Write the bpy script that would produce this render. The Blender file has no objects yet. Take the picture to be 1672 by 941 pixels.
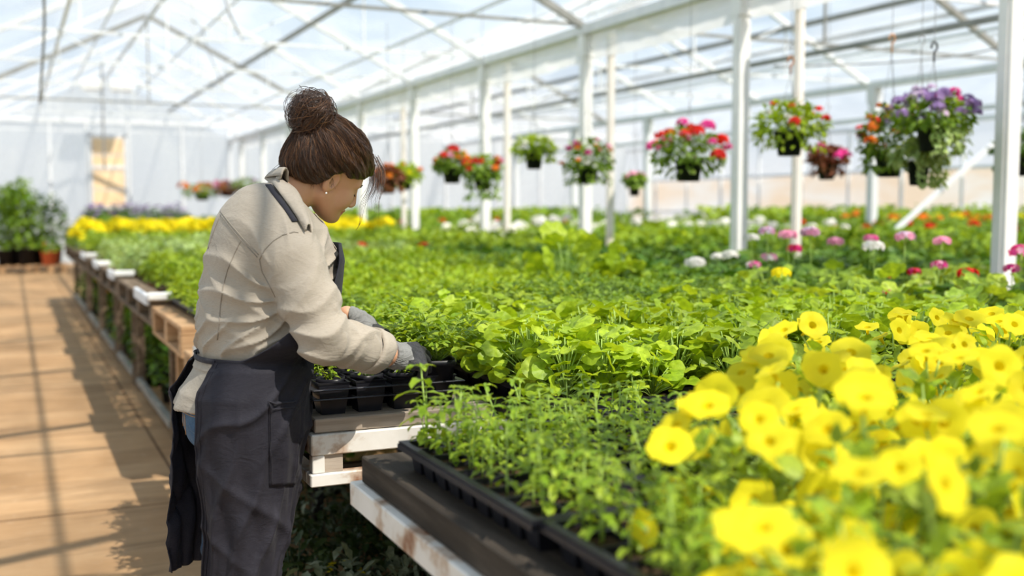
import bpy, bmesh, math, random
import numpy as np
from mathutils import Vector, Matrix
from mathutils.bvhtree import BVHTree
random.seed(7)
PI = math.pi
scene = bpy.context.scene
COL = scene.collection
SUNV = Vector((0.30, -0.62, 1.0)).normalized()

# ---------------------------------------------------------------- helpers
def tag(o, label=None, cat=None, group=None, kind=None):
    if label: o['label'] = label
    if cat: o['category'] = cat
    if group: o['group'] = group
    if kind: o['kind'] = kind
    return o

def empty(name, loc, rz=0.0):
    o = bpy.data.objects.new(name, None)
    COL.objects.link(o)
    o.location = loc
    o.rotation_euler = (0, 0, rz)
    o.empty_display_size = 0.05
    return o

class MB:
    """collects geometry, builds one mesh object"""
    def __init__(s): s.v = []; s.f = []; s.m = []
    def add(s, vs, fs, mi=0):
        b = len(s.v); s.v.extend([tuple(p) for p in vs])
        for f in fs: s.f.append(tuple(i + b for i in f)); s.m.append(mi)
    def box(s, x0, x1, y0, y1, z0, z1, mi=0, M=None, bev=0.0):
        if bev <= 0:
            vs = [(x, y, z) for x in (x0, x1) for y in (y0, y1) for z in (z0, z1)]
            fs = [(0, 1, 3, 2), (4, 6, 7, 5), (0, 4, 5, 1), (2, 3, 7, 6), (0, 2, 6, 4), (1, 5, 7, 3)]
        else:
            b = bev; vs = []; fs = []
            bm = bmesh.new(); bmesh.ops.create_cube(bm, size=1.0)
            for v in bm.verts:
                v.co = Vector(((x0 + x1) / 2 + v.co.x * (x1 - x0), (y0 + y1) / 2 + v.co.y * (y1 - y0), (z0 + z1) / 2 + v.co.z * (z1 - z0)))
            bmesh.ops.bevel(bm, geom=list(bm.edges), offset=b, segments=1, affect='EDGES')
            bm.verts.ensure_lookup_table()
            vs = [v.co.copy() for v in bm.verts]; fs = [[v.index for v in f.verts] for f in bm.faces]
            bm.free()
        if M is not None: vs = [M @ Vector(p) for p in vs]
        s.add(vs, fs, mi)
    def tube(s, pts, r, n=6, mi=0, r1=None, cap=True):
        pts = [Vector(p) for p in pts]
        k = len(pts); vs = []; fs = []
        rs = r if isinstance(r, (list, tuple)) else [r + ((r if r1 is None else r1) - r) * i / max(1, k - 1) for i in range(k)]
        up = None
        for i, p in enumerate(pts):
            t = (pts[min(i + 1, k - 1)] - pts[max(i - 1, 0)])
            if t.length < 1e-9: t = Vector((0, 0, 1))
            t.normalize()
            if up is None:
                up = Vector((0, 0, 1)) if abs(t.z) < 0.9 else Vector((1, 0, 0))
            a = t.cross(up)
            if a.length < 1e-6: a = t.orthogonal()
            a.normalize(); b = a.cross(t); b.normalize(); up = b
            for j in range(n):
                w = 2 * PI * j / n
                vs.append(p + (a * math.cos(w) + b * math.sin(w)) * rs[i])
        for i in range(k - 1):
            for j in range(n):
                j2 = (j + 1) % n
                fs.append((i * n + j, i * n + j2, (i + 1) * n + j2, (i + 1) * n + j))
        if cap:
            fs.append(tuple(range(n - 1, -1, -1))); fs.append(tuple((k - 1) * n + j for j in range(n)))
        s.add(vs, fs, mi)
    def bar(s, a, b, w, h=None, mi=0):
        """rectangular bar from a to b, w horizontal, h the other way"""
        h = w if h is None else h
        a = Vector(a); b = Vector(b); t = (b - a).normalized()
        up = Vector((0, 0, 1)) if abs(t.z) < 0.95 else Vector((0, 1, 0))
        x = t.cross(up).normalized() * (w / 2); y = x.cross(t).normalized() * (h / 2)
        vs = [a - x - y, a + x - y, a + x + y, a - x + y, b - x - y, b + x - y, b + x + y, b - x + y]
        s.add(vs, [(0, 1, 2, 3), (7, 6, 5, 4), (0, 4, 5, 1), (1, 5, 6, 2), (2, 6, 7, 3), (3, 7, 4, 0)], mi)
    def ring(s, prof, n=16, mi=0, c=(0, 0, 0)):
        """lathe: prof = [(r,z)...]"""
        vs = []; fs = []
        for r, z in prof:
            for j in range(n):
                w = 2 * PI * j / n
                vs.append((c[0] + r * math.cos(w), c[1] + r * math.sin(w), c[2] + z))
        for i in range(len(prof) - 1):
            for j in range(n):
                j2 = (j + 1) % n
                fs.append((i * n + j, i * n + j2, (i + 1) * n + j2, (i + 1) * n + j))
        s.add(vs, fs, mi)
    def mesh(s, name, mats, smooth=False):
        me = bpy.data.meshes.new(name)
        me.from_pydata(s.v, [], s.f)
        for m in (mats if isinstance(mats, (list, tuple)) else [mats]): me.materials.append(m)
        me.polygons.foreach_set('material_index', s.m)
        if smooth: me.polygons.foreach_set('use_smooth', [True] * len(s.f))
        me.update()
        return me
    def build(s, name, mats, parent=None, smooth=False, loc=None):
        return link(name, s.mesh(name, mats, smooth), parent, loc)

def link(name, me, parent=None, loc=None):
    o = bpy.data.objects.new(name, me)
    COL.objects.link(o)
    if parent is not None: o.parent = parent
    if loc is not None: o.location = loc
    return o

def copy_tree(o, parent=None):
    c = o.copy(); COL.objects.link(c)
    if parent is not None: c.parent = parent
    for ch in o.children: copy_tree(ch, c)
    return c

# ---------------------------------------------------------------- materials
def new_mat(name):
    m = bpy.data.materials.new(name); m.use_nodes = True
    nt = m.node_tree
    for n in list(nt.nodes): nt.nodes.remove(n)
    out = nt.nodes.new('ShaderNodeOutputMaterial')
    return m, nt, out

def N(nt, typ, **kw):
    n = nt.nodes.new(typ)
    for k, v in kw.items():
        if k in n.inputs: n.inputs[k].default_value = v
        else: setattr(n, k, v)
    return n

def c4(c): return (c[0], c[1], c[2], 1.0)

def ramp(nt, fac, stops):
    r = nt.nodes.new('ShaderNodeValToRGB')
    e = r.color_ramp.elements
    while len(e) < len(stops): e.new(0.5)
    for i, (p, c) in enumerate(stops):
        e[i].position = p; e[i].color = c4(c)
    nt.links.new(fac, r.inputs['Fac'])
    return r.outputs['Color']

def mix(nt, a, b, fac, mode='MIX'):
    m = nt.nodes.new('ShaderNodeMix'); m.data_type = 'RGBA'; m.blend_type = mode
    def put(sock, v):
        if isinstance(v, (int, float)): sock.default_value = v
        elif isinstance(v, (tuple, list)): sock.default_value = c4(v)
        else: nt.links.new(v, sock)
    put(m.inputs['Factor'], fac)
    put([i for i in m.inputs if i.name == 'A' and i.type == 'RGBA'][0], a)
    put([i for i in m.inputs if i.name == 'B' and i.type == 'RGBA'][0], b)
    return [o for o in m.outputs if o.type == 'RGBA'][0]

def noise(nt, scale, detail=4, rough=0.55, vec=None, stretch=None, coord='Object', dist=0.0):
    if vec is None:
        tc = nt.nodes.new('ShaderNodeTexCoord'); vec = tc.outputs[coord]
    if stretch:
        mp = nt.nodes.new('ShaderNodeMapping'); mp.inputs['Scale'].default_value = stretch
        nt.links.new(vec, mp.inputs['Vector']); vec = mp.outputs['Vector']
    n = nt.nodes.new('ShaderNodeTexNoise')
    n.inputs['Scale'].default_value = scale; n.inputs['Detail'].default_value = detail
    n.inputs['Roughness'].default_value = rough; n.inputs['Distortion'].default_value = dist
    nt.links.new(vec, n.inputs['Vector'])
    return n.outputs['Fac']

def bsdf(nt, out, color, rough=0.6, spec=0.4, metal=0.0, bump=None, bstr=0.3, bdist=0.01, **kw):
    b = nt.nodes.new('ShaderNodeBsdfPrincipled')
    if isinstance(color, (tuple, list)): b.inputs['Base Color'].default_value = c4(color)
    else: nt.links.new(color, b.inputs['Base Color'])
    if isinstance(rough, (int, float)): b.inputs['Roughness'].default_value = rough
    else: nt.links.new(rough, b.inputs['Roughness'])
    b.inputs['Specular IOR Level'].default_value = spec
    b.inputs['Metallic'].default_value = metal
    for k, v in kw.items(): b.inputs[k].default_value = v
    if bump is not None:
        bp = nt.nodes.new('ShaderNodeBump'); bp.inputs['Strength'].default_value = bstr
        bp.inputs['Distance'].default_value = bdist
        nt.links.new(bump, bp.inputs['Height']); nt.links.new(bp.outputs['Normal'], b.inputs['Normal'])
    if out is not None: nt.links.new(b.outputs['BSDF'], out.inputs['Surface'])
    return b

def simple(name, col, col2=None, scale=20, rough=0.6, spec=0.4, bump=0.0, stretch=None, metal=0.0, stops=None, **kw):
    m, nt, out = new_mat(name)
    n = noise(nt, scale, 5, 0.6, stretch=stretch)
    c = ramp(nt, n, stops or [(0.3, col), (0.7, col2 or col)])
    bsdf(nt, out, c, rough, spec, metal, bump=n if bump else None, bstr=bump, **kw)
    return m

def film(name, alpha, col, trans=0.6, fold=3.0, var=0.15, col2=None):
    """polythene / diffusing glazing: part clear, part milky"""
    m, nt, out = new_mat(name)
    tr = N(nt, 'ShaderNodeBsdfTransparent')
    di = N(nt, 'ShaderNodeBsdfDiffuse'); tl = N(nt, 'ShaderNodeBsdfTranslucent')
    n = noise(nt, fold, 3, 0.5, stretch=(1, 0.35, 1), dist=0.6)
    c = ramp(nt, n, [(0.3, tuple(x * 0.92 for x in col)), (0.7, col)] if col2 is None else [(0.38, col), (0.62, col2)])
    nt.links.new(c, di.inputs['Color']); nt.links.new(c, tl.inputs['Color'])
    m1 = N(nt, 'ShaderNodeMixShader'); m1.inputs[0].default_value = trans
    nt.links.new(di.outputs[0], m1.inputs[1]); nt.links.new(tl.outputs[0], m1.inputs[2])
    a = N(nt, 'ShaderNodeMapRange'); nt.links.new(n, a.inputs['Value'])
    a.inputs['From Min'].default_value = 0.3; a.inputs['From Max'].default_value = 0.7
    a.inputs['To Min'].default_value = max(0, alpha - var); a.inputs['To Max'].default_value = min(1, alpha + var)
    m2 = N(nt, 'ShaderNodeMixShader'); nt.links.new(a.outputs[0], m2.inputs[0])
    nt.links.new(tr.outputs[0], m2.inputs[1]); nt.links.new(m1.outputs[0], m2.inputs[2])
    nt.links.new(m2.outputs[0], out.inputs['Surface'])
    return m

M = {}
M['film_roof'] = film('film_roof', 0.32, (0.78, 0.81, 0.84), 0.7, 1.3, 0.2)
M['film_side'] = film('film_side', 0.12, (0.92, 0.95, 0.98), 0.7, 2.0)
M['film_wall'] = film('film_wall', 0.72, (0.93, 0.94, 0.95), 0.75, 1.2, 0.2)
M['film_flap'] = film('film_flap', 0.85, (0.97, 0.97, 0.96), 0.6, 2.0, 0.1)
M['panel_peach'] = film('panel_peach', 0.88, (0.96, 0.72, 0.50), 0.6, 0.9, 0.12, (0.95, 0.93, 0.92))
M['galv'] = simple('galv_steel', (0.72, 0.74, 0.76), (0.86, 0.87, 0.88), 9, 0.5, 0.4, stretch=(1, 1, 0.25))
M['white_paint'] = simple('white_paint', (0.82, 0.82, 0.80), (0.92, 0.92, 0.90), 6, 0.45, 0.4)
M['tan_post'] = simple('tan_post', (0.80, 0.70, 0.60), (0.90, 0.88, 0.85), 3, 0.55, 0.3, stretch=(1, 1, 0.5))
M['dark_steel'] = simple('dark_steel', (0.22, 0.22, 0.20), (0.36, 0.35, 0.32), 5, 0.5, 0.4)
M['leg_steel'] = simple('leg_steel', (0.025, 0.023, 0.02), (0.045, 0.04, 0.035), 5, 0.6, 0.3)  # near-black: shadow under the benches is put into the leg colour
M['wire'] = simple('wire', (0.25, 0.25, 0.25), (0.32, 0.32, 0.32), 5, 0.5, 0.4)
M['rusty_white'] = simple('rusty_white', (0.40, 0.22, 0.12), (0.84, 0.82, 0.78), 7, 0.55, 0.35,
    stops=[(0.33, (0.26, 0.13, 0.07)), (0.42, (0.52, 0.42, 0.33)), (0.49, (0.72, 0.70, 0.65)), (0.8, (0.84, 0.83, 0.80))])
M['black_plastic'] = simple('black_plastic', (0.008, 0.008, 0.012), (0.014, 0.014, 0.020), 30, 0.42, 0.35)
M['soil'] = simple('soil', (0.03, 0.02, 0.013), (0.12, 0.075, 0.045), 90, 0.95, 0.1, bump=0.8)
M['terracotta'] = simple('terracotta', (0.65, 0.14, 0.06), (0.75, 0.2, 0.09), 20, 0.6, 0.3)
M['stem'] = simple('stem', (0.30, 0.46, 0.08), (0.42, 0.58, 0.14), 30, 0.5, 0.4)
M['woody'] = simple('woody_stem', (0.26, 0.20, 0.10), (0.34, 0.30, 0.12), 30, 0.7, 0.2)

def wood(name, c0, c1, c2, axis=0, scale=3.0):
    m, nt, out = new_mat(name)
    st = [9, 9, 9]; st[axis] = 0.6
    n = noise(nt, scale, 6, 0.65, stretch=tuple(st), dist=0.4)
    n2 = noise(nt, 2.2, 3, 0.5)
    c = ramp(nt, n, [(0.25, c0), (0.5, c1), (0.78, c2)])
    c = mix(nt, c, c0, ramp(nt, n2, [(0.45, (0, 0, 0)), (0.75, (0.7, 0.7, 0.7))]))
    bsdf(nt, out, c, 0.8, 0.2, bump=n, bstr=0.5, bdist=0.004)
    return m
M['old_board'] = wood('old_board', (0.20, 0.16, 0.12), (0.38, 0.32, 0.26), (0.55, 0.48, 0.40))
M['dark_board'] = wood('dark_board', (0.02, 0.016, 0.012), (0.055, 0.045, 0.035), (0.13, 0.108, 0.085), axis=1)
M['pallet_wood'] = wood('pallet_wood', (0.34, 0.19, 0.09), (0.55, 0.34, 0.18), (0.70, 0.48, 0.28))
M['door_wood'] = wood('door_wood', (0.90, 0.62, 0.35), (0.97, 0.72, 0.44), (0.98, 0.80, 0.55))

# concrete path: slabs with joints, tan dust, stains
def make_floor_mat():
    m, nt, out = new_mat('concrete_path')
    tc = nt.nodes.new('ShaderNodeTexCoord')
    big = noise(nt, 0.9, 5, 0.6, vec=tc.outputs['Object'], stretch=(1.0, 1.6, 1))
    fine = noise(nt, 14, 6, 0.7, vec=tc.outputs['Object'])
    streak = noise(nt, 1.4, 5, 0.65, vec=tc.outputs['Object'], stretch=(0.5, 3.2, 1), dist=0.8)
    c = ramp(nt, big, [(0.30, (0.30, 0.175, 0.08)), (0.5, (0.44, 0.27, 0.135)), (0.72, (0.55, 0.36, 0.195))])
    c = mix(nt, c, (0.19, 0.115, 0.058), ramp(nt, streak, [(0.52, (0, 0, 0)), (0.70, (0.75, 0.75, 0.75))]))
    c = mix(nt, c, (0.54, 0.39, 0.25), ramp(nt, fine, [(0.55, (0, 0, 0)), (0.75, (0.4, 0.4, 0.4))]))
    br = nt.nodes.new('ShaderNodeTexBrick')
    br.offset = 0.0
    br.inputs['Scale'].default_value = 1.0
    br.inputs['Mortar Size'].default_value = 0.010
    br.inputs['Mortar Smooth'].default_value = 0.4
    br.inputs['Brick Width'].default_value = 1.5
    br.inputs['Row Height'].default_value = 1.8
    br.inputs['Color1'].default_value = (1, 1, 1, 1); br.inputs['Color2'].default_value = (0.86, 0.86, 0.86, 1)
    br.inputs['Mortar'].default_value = (0.34, 0.29, 0.25, 1)
    mp = nt.nodes.new('ShaderNodeMapping'); mp.inputs['Location'].default_value = (0.79, 0.35, 0)
    nt.links.new(tc.outputs['Object'], mp.inputs['Vector']); nt.links.new(mp.outputs['Vector'], br.inputs['Vector'])
    c = mix(nt, c, br.outputs['Color'], 1.0, 'MULTIPLY')
    bsdf(nt, out, c, 0.85, 0.25, bump=fine, bstr=0.25, bdist=0.01)
    return m
M['concrete'] = make_floor_mat()
M['ground'] = simple('outside_ground', (0.40, 0.36, 0.28), (0.50, 0.46, 0.38), 0.6, 0.95, 0.1)

# ---------------------------------------------------------------- camera, sky, sun
cam_d = bpy.data.cameras.new('camera'); cam = bpy.data.objects.new('camera', cam_d)
COL.objects.link(cam); scene.camera = cam
cam_d.sensor_fit = 'HORIZONTAL'; cam_d.sensor_width = 36.0; cam_d.lens = 1750 / 1672 * 36.0
cam.location = (0, 0, 1.35)
cam.rotation_euler = (math.radians(90 - 4.26), 0, math.radians(-25))
cam_d.dof.use_dof = True; cam_d.dof.focus_distance = 2.75; cam_d.dof.aperture_fstop = 1.9
cam_d.clip_start = 0.05; cam_d.clip_end = 300

w = bpy.data.worlds.new('sky'); scene.world = w; w.use_nodes = True
nt = w.node_tree
for n in list(nt.nodes): nt.nodes.remove(n)
wo = nt.nodes.new('ShaderNodeOutputWorld'); bg = nt.nodes.new('ShaderNodeBackground')
tc = nt.nodes.new('ShaderNodeTexCoord')
sx = nt.nodes.new('ShaderNodeSeparateXYZ'); nt.links.new(tc.outputs['Generated'], sx.inputs[0])
grad = ramp(nt, sx.outputs['Z'], [(0.0, (0.90, 0.93, 0.97)), (0.22, (0.58, 0.77, 0.95)), (0.8, (0.36, 0.60, 0.92))])
cl = noise(nt, 3.2, 6, 0.6, vec=tc.outputs['Generated'], stretch=(1, 1, 2.2), dist=0.4)
clm = ramp(nt, cl, [(0.50, (0, 0, 0)), (0.68, (0.9, 0.9, 0.9))])
skyc = mix(nt, grad, (1.0, 1.0, 1.0), clm)
nt.links.new(skyc, bg.inputs['Color']); bg.inputs['Strength'].default_value = 0.93
nt.links.new(bg.outputs[0], wo.inputs['Surface'])

sd = bpy.data.lights.new('sun', 'SUN'); so = bpy.data.objects.new('sun', sd); COL.objects.link(so)
sd.energy = 7.0; sd.angle = math.radians(0.6); sd.color = (1.0, 0.93, 0.82)
so.rotation_euler = SUNV.to_track_quat('Z', 'Y').to_euler(); so.location = (4, -6, 12)

vs = scene.view_settings
vs.view_transform = 'Standard'; vs.look = 'None'; vs.gamma = 1.0; vs.use_curve_mapping = False
vs.exposure = 0.0
try:
    scene.cycles.use_denoising = True
    scene.cycles.max_bounces = 8; scene.cycles.transparent_max_bounces = 24
    scene.cycles.diffuse_bounces = 3; scene.cycles.glossy_bounces = 2; scene.cycles.transmission_bounces = 4
    scene.cycles.caustics_reflective = False; scene.cycles.caustics_refractive = False
    scene.cycles.sample_clamp_indirect = 6.0
except Exception: pass
# ---------------------------------------------------------------- greenhouse shell
XL, XG, XR2, XR3 = -0.8, 5.2, 11.2, 17.2
YB, YE = -4.0, 28.5
EAVE, RIDGE = 3.12, 4.62
FR = [4.42 + 2.5 * k for k in range(-3, 10)]      # frame positions along the house

def quad(mb, a, b, c, d, mi=0): mb.add([a, b, c, d], [(0, 1, 2, 3)], mi)

m = MB(); m.box(XL, XR3, YB, YE, -0.1, 0.0)
tag(m.build('floor', M['concrete']), kind='structure')
m = MB(); m.box(-120, 140, -120, 160, -0.3, -0.12)
tag(m.build('ground', M['ground']), kind='structure')

# roof film, one strip per frame bay, slightly sagging; the middle house is milky, the right ones clearer
def roof(name, x0, x1, mat):
    m = MB(); xm = (x0 + x1) / 2
    ys = [YB] + [y for y in FR if YB < y < YE] + [YE]
    for a, b in zip(ys[:-1], ys[1:]):
        for xa, za, xb, zb in ((x0, EAVE, xm, RIDGE), (xm, RIDGE, x1, EAVE)):
            nx, ny = 6, 4; vs = []; fs = []
            for i in range(nx + 1):
                for j in range(ny + 1):
                    s = i / nx; t = j / ny
                    sag = -0.05 * math.sin(PI * t) * math.sin(PI * s)
                    vs.append((xa + (xb - xa) * s, a + (b - a) * t, za + (zb - za) * s + sag + 0.05))
            for i in range(nx):
                for j in range(ny):
                    k = i * (ny + 1) + j; fs.append((k, k + 1, k + ny + 2, k + ny + 1))
            m.add(vs, fs)
    return tag(m.build(name, mat, smooth=True), kind='structure')
roof('ceiling', XL, XG, M['film_roof'])
roof('ceiling', XG, XR2, M['film_side'])
roof('ceiling', XR2, XR3, M['film_side'])

def gable(name, y, mat, x0=XL, x1=XR3):
    m = MB()
    for xa in (XL, XG, XR2):
        xb = xa + 6.0
        m.add([(xa, y, 0), (xb, y, 0), (xb, y, EAVE), ((xa + xb) / 2, y, RIDGE), (xa, y, EAVE)], [(0, 1, 2, 3, 4)])
    return tag(m.build(name, mat), kind='structure')
gable('wall_back', YE, M['film_wall'])
gable('wall_front', YB, M['film_side'])
m = MB(); quad(m, (XL, YB, 0), (XL, YE, 0), (XL, YE, EAVE), (XL, YB, EAVE))
tag(m.build('wall_left', M['film_wall']), kind='structure')
m = MB()
quad(m, (XR3, YB, 0), (XR3, YE, 0), (XR3, YE, 2.15), (XR3, YB, 2.15), 0)
quad(m, (XR3, YB, 2.15), (XR3, YE, 2.15), (XR3, YE, EAVE), (XR3, YB, EAVE), 1)
tag(m.build('wall_right', [M['panel_peach'], M['film_side']]), kind='structure')

trim_n = [0]
def trim(mb, mat):
    trim_n[0] += 1
    return tag(mb.build('trim_%d' % trim_n[0], mat), kind='structure')

# rafters, purlins, tie wires, gutters
for i, y in enumerate(FR):
    m = MB()
    for xa in (XL, XG):
        xm = xa + 3
        for s in (0, 1):
            xe = xa if s == 0 else xa + 6
            m.bar((xe, y, EAVE), (xm, y, RIDGE), 0.05, 0.07)
        m.bar((xa, y, EAVE + 0.03), (xa + 6, y, EAVE + 0.03), 0.022, 0.03)
        m.bar((xm, y, EAVE + 0.03), (xm, y, RIDGE), 0.025)
        if i % 2 == 0:
            for s in (-1, 1):
                m.bar((xm + s * 1.5, y, EAVE + 0.03), (xm + s * 1.5, y, EAVE + 0.75), 0.02)
                m.bar((xm, y, EAVE + 0.03), (xm + s * 1.5, y, EAVE + 0.75), 0.02)
    trim(m, M['galv'] if i % 4 != 1 else M['dark_steel'])
for x, z, wd, mt in ((3.7, 3.80, 0.045, 'dark_steel'), (0.7, 3.80, 0.04, 'galv'), (2.2, 4.55, 0.05, 'galv'), (4.5, 3.42, 0.025, 'galv'), (2.9, 4.2, 0.025, 'galv'), (1.4, 4.2, 0.025, 'galv'),
               (6.7, 3.80, 0.04, 'galv'), (8.2, 4.55, 0.05, 'dark_steel'), (9.7, 3.80, 0.05, 'dark_steel'), (7.5, 4.2, 0.03, 'galv'), (9.0, 4.2, 0.03, 'galv'), (10.5, 3.45, 0.03, 'galv'),
               (12.7, 3.80, 0.04, 'galv'), (14.2, 4.55, 0.05, 'dark_steel'), (15.7, 3.80, 0.05, 'galv')):
    m = MB(); m.bar((x, YB, z), (x, YE, z), wd, wd * 1.3); trim(m, M[mt])
for x in (XL, XG, XR2, XR3):
    m = MB(); m.bar((x, YB, EAVE - 0.02), (x, YE, EAVE - 0.02), 0.14, 0.09); trim(m, M['galv'])
# lower rails in the right-hand house
for x, z in ((8.2, 3.08), (11.2, 2.62), (17.1, 2.15), (17.1, 1.25)):
    m = MB(); m.bar((x, YB, z), (x, YE, z), 0.05, 0.06); trim(m, M['dark_steel'] if x < 11 else M['galv'])
m = MB(); m.bar((XL, YE - 0.05, 3.5), (XR3, YE - 0.05, 3.5), 0.06, 0.09); trim(m, M['galv'])
for x in (XL + 0.05, 0.9, 1.75, 2.72, 4.0, 5.2, 6.6, 8.2, 9.6, 11.2, 12.8, 14.2, 15.8):
    m = MB(); m.bar((x, YE - 0.05, 0), (x, YE - 0.05, EAVE + 0.3), 0.06); trim(m, M['galv'])
for k in range(14):
    y = 6.0 + k * 1.6
    m = MB(); m.bar((XR3 - 0.06, y, 0), (XR3 - 0.06, y, EAVE), 0.07 if k % 2 else 0.05); trim(m, M['galv'])
# white film flap hanging under the centre gutter, one length per bay
for a, b in zip(FR[2:-1], FR[3:]):
    m = MB(); vs = []; fs = []
    for i in range(9):
        t = i / 8; y = a + 0.08 + (b - a - 0.16) * t
        for j, (dx, dz) in enumerate(((0.0, 0.0), (-0.03, -0.13), (0.01, -0.26 - 0.02 * math.sin(t * PI)))):
            vs.append((XG + 0.03 + dx + 0.015 * math.sin(t * 17 + j), y, EAVE - 0.05 + dz))
    for i in range(8):
        for j in range(2):
            k = i * 3 + j; fs.append((k, k + 1, k + 4, k + 3))
    m.add(vs, fs)
    trim(m, M['film_flap'])

# posts: each one an object
def post(x, y, wd, h, mat, label, grp=None, loose=False):
    m = MB()
    t = 0.008; w2 = wd / 2
    # square hollow steel section with a lip down one face, bolted foot and head plates
    m.box(-w2, w2, -w2, w2, 0.01, h, bev=0.006)
    m.box(-w2 - 0.012, -w2 + 0.004, -w2 * 0.5, w2 * 0.5, 0.01, h)
    m.box(-w2 * 1.7, w2 * 1.7, -w2 * 1.7, w2 * 1.7, 0, 0.012)
    m.box(-w2 * 1.25, w2 * 1.25, -w2 * 1.25, w2 * 1.25, h - 0.22, h - 0.02, 0)
    o = m.build('greenhouse_post', M[mat], loc=(x, y, 0))
    return tag(o, label, 'post', grp)
L = ['white steel post nearest the camera, at the right edge behind the geraniums',
     'white steel post beside the lime hanging basket with a black pot',
     'white steel post left of the red and magenta hanging basket',
     'white steel post between the white-flowered basket and the trailing red basket',
     'white steel post left of the red-flowered basket in a black pot',
     'white steel post just right of the bun of hair', ]
for k, lab in enumerate(L):
    post(XG, FR[3 + k], 0.10, EAVE - 0.06, 'white_paint', lab)
for y in FR[9:]:
    post(XG, y, 0.10, EAVE - 0.06, 'white_paint', 'far white steel post in the gutter row, hidden behind the head of the worker', 'far posts of the gutter row')
for y, lab in ((6.5, 'slim rust-stained post right of the lime hanging basket'), (9.3, 'slim tan post close to the left of a thick white post'),
               (11.75, 'slim tan post hugging the right side of a white post, right of the red basket'), (15.5, 'slim tan post left of the red-flowered basket in a black pot, near the hair strands')):
    post(XG + 0.22, y, 0.06, EAVE - 0.05, 'tan_post', lab)
LB = ['far right-hand post cut by the right edge of the picture', 'far slim white post between the two big hanging baskets', 'far slim white post left of the lime hanging basket',
      'far white post left of the red and magenta hanging basket', 'far pale post right of the white-flowered basket', 'farthest pale post behind the trailing red basket']
for k in range(6):
    post(XR2, 8.8 + 3 * k, 0.12, EAVE - 0.06, 'galv', LB[k])
# slanting brace on the right
m = MB(); m.bar((9.1, 9.5, 0.9), (11.05, 9.15, 2.45), 0.05); 
tag(m.build('diagonal_brace', M['galv']), 'slanting white steel brace left of the nearest post, behind the geraniums', 'brace')

# door of pale boards in the end wall
d1 = empty('door_1', (2.22, YE - 0.12, 0)); tag(d1, kind='structure')
m = MB()
for k in range(7):
    z = 0.10 + k * 0.43
    m.box(-0.37, 0.37, -0.02, 0.02, z, z + (0.40 if k != 4 else 0.41), bev=0.004)
m.build('board_panel', M['door_wood'], d1)
m = MB()
for x in (-0.40, 0.40): m.box(x - 0.03, x + 0.03, -0.03, 0.03, 0.0, 3.16)
m.box(-0.43, 0.43, -0.03, 0.03, 3.1, 3.16)
m.box(-0.37, 0.37, -0.035, -0.02, 1.30, 1.36); m.box(-0.37, 0.37, -0.035, -0.02, 2.32, 2.40)
m.build('door_frame', M['galv'], d1)

# twin white ventilator boxes under the ridge
for k, x in enumerate((1.85, 2.48)):
    t = empty('vent_fan', (x, 27.6, 4.28))
    m = MB(); m.box(-0.26, 0.26, -0.15, 0.15, -0.13, 0.13, bev=0.03); m.build('housing', M['white_paint'], t)
    m = MB(); m.bar((0, 0, 0.12), (0, 0, 0.32), 0.02); m.build('hanger', M['wire'], t)
    tag(t, ['white ventilator box under the ridge, left one of the pair', 'white ventilator box under the ridge, right one of the pair'][k], 'fan')

# hanging cables
def cable(pts, r, label, mat='wire'):
    P = [Vector(p) for p in pts]; out = []
    for i in range(len(P) - 1):
        p0 = P[max(i - 1, 0)]; p1 = P[i]; p2 = P[i + 1]; p3 = P[min(i + 2, len(P) - 1)]
        for k in range(6):
            t = k / 6
            out.append(0.5 * (2 * p1 + (p2 - p0) * t + (2 * p0 - 5 * p1 + 4 * p2 - p3) * t * t + (3 * p1 - p0 - 3 * p2 + p3) * t ** 3))
    out.append(P[-1])
    m = MB(); m.tube(out, r, 5)
    return tag(m.build('cable', M[mat], smooth=True), label, 'cable')
cable([(0.35, 9.42, 3.68), (0.30, 9.6, 3.3), (0.31, 10.2, 2.9), (0.28, 11.2, 2.35)], 0.012, 'dark cable hanging from the roof at the left of the picture')
cable([(2.1, 12.3, 4.35), (2.15, 11.92, 3.6), (2.3, 11.95, 3.25), (2.35, 11.95, 3.16)], 0.010, 'dark cable hanging above the worker from the roof, right of the ridge')
cable([(2.75, 17.2, 4.15), (2.8, 16.9, 3.7), (3.0, 16.92, 3.25)], 0.010, 'thin cable hanging from the roof above the hanging bun, further back')
cable([(1.83, 24.42, 4.42), (1.83, 24.42, 2.2)], 0.022, 'straight dark drop cable left of the wooden door')
cable([(5.9, 7.4, 2.55), (7.0, 7.2, 2.62), (7.6, 6.6, 2.7), (8.0, 6.0, 2.95)], 0.008, 'sagging wire above the purple hanging basket')
# ---------------------------------------------------------------- the worker
def P(px, py, d):
    """point d metres deep on the line of sight through a photo position"""
    yw = math.radians(25); pt = math.radians(4.26)
    r = Vector((math.cos(yw), -math.sin(yw), 0))
    f = Vector((math.sin(yw) * math.cos(pt), math.cos(yw) * math.cos(pt), -math.sin(pt)))
    u = r.cross(f)
    return Vector((0, 0, 1.35)) + f * d + r * ((px - 836) / 1750 * d) + u * ((470.5 - py) / 1750 * d)
def A(v): return np.array(tuple(v), dtype=np.float32)

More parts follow.
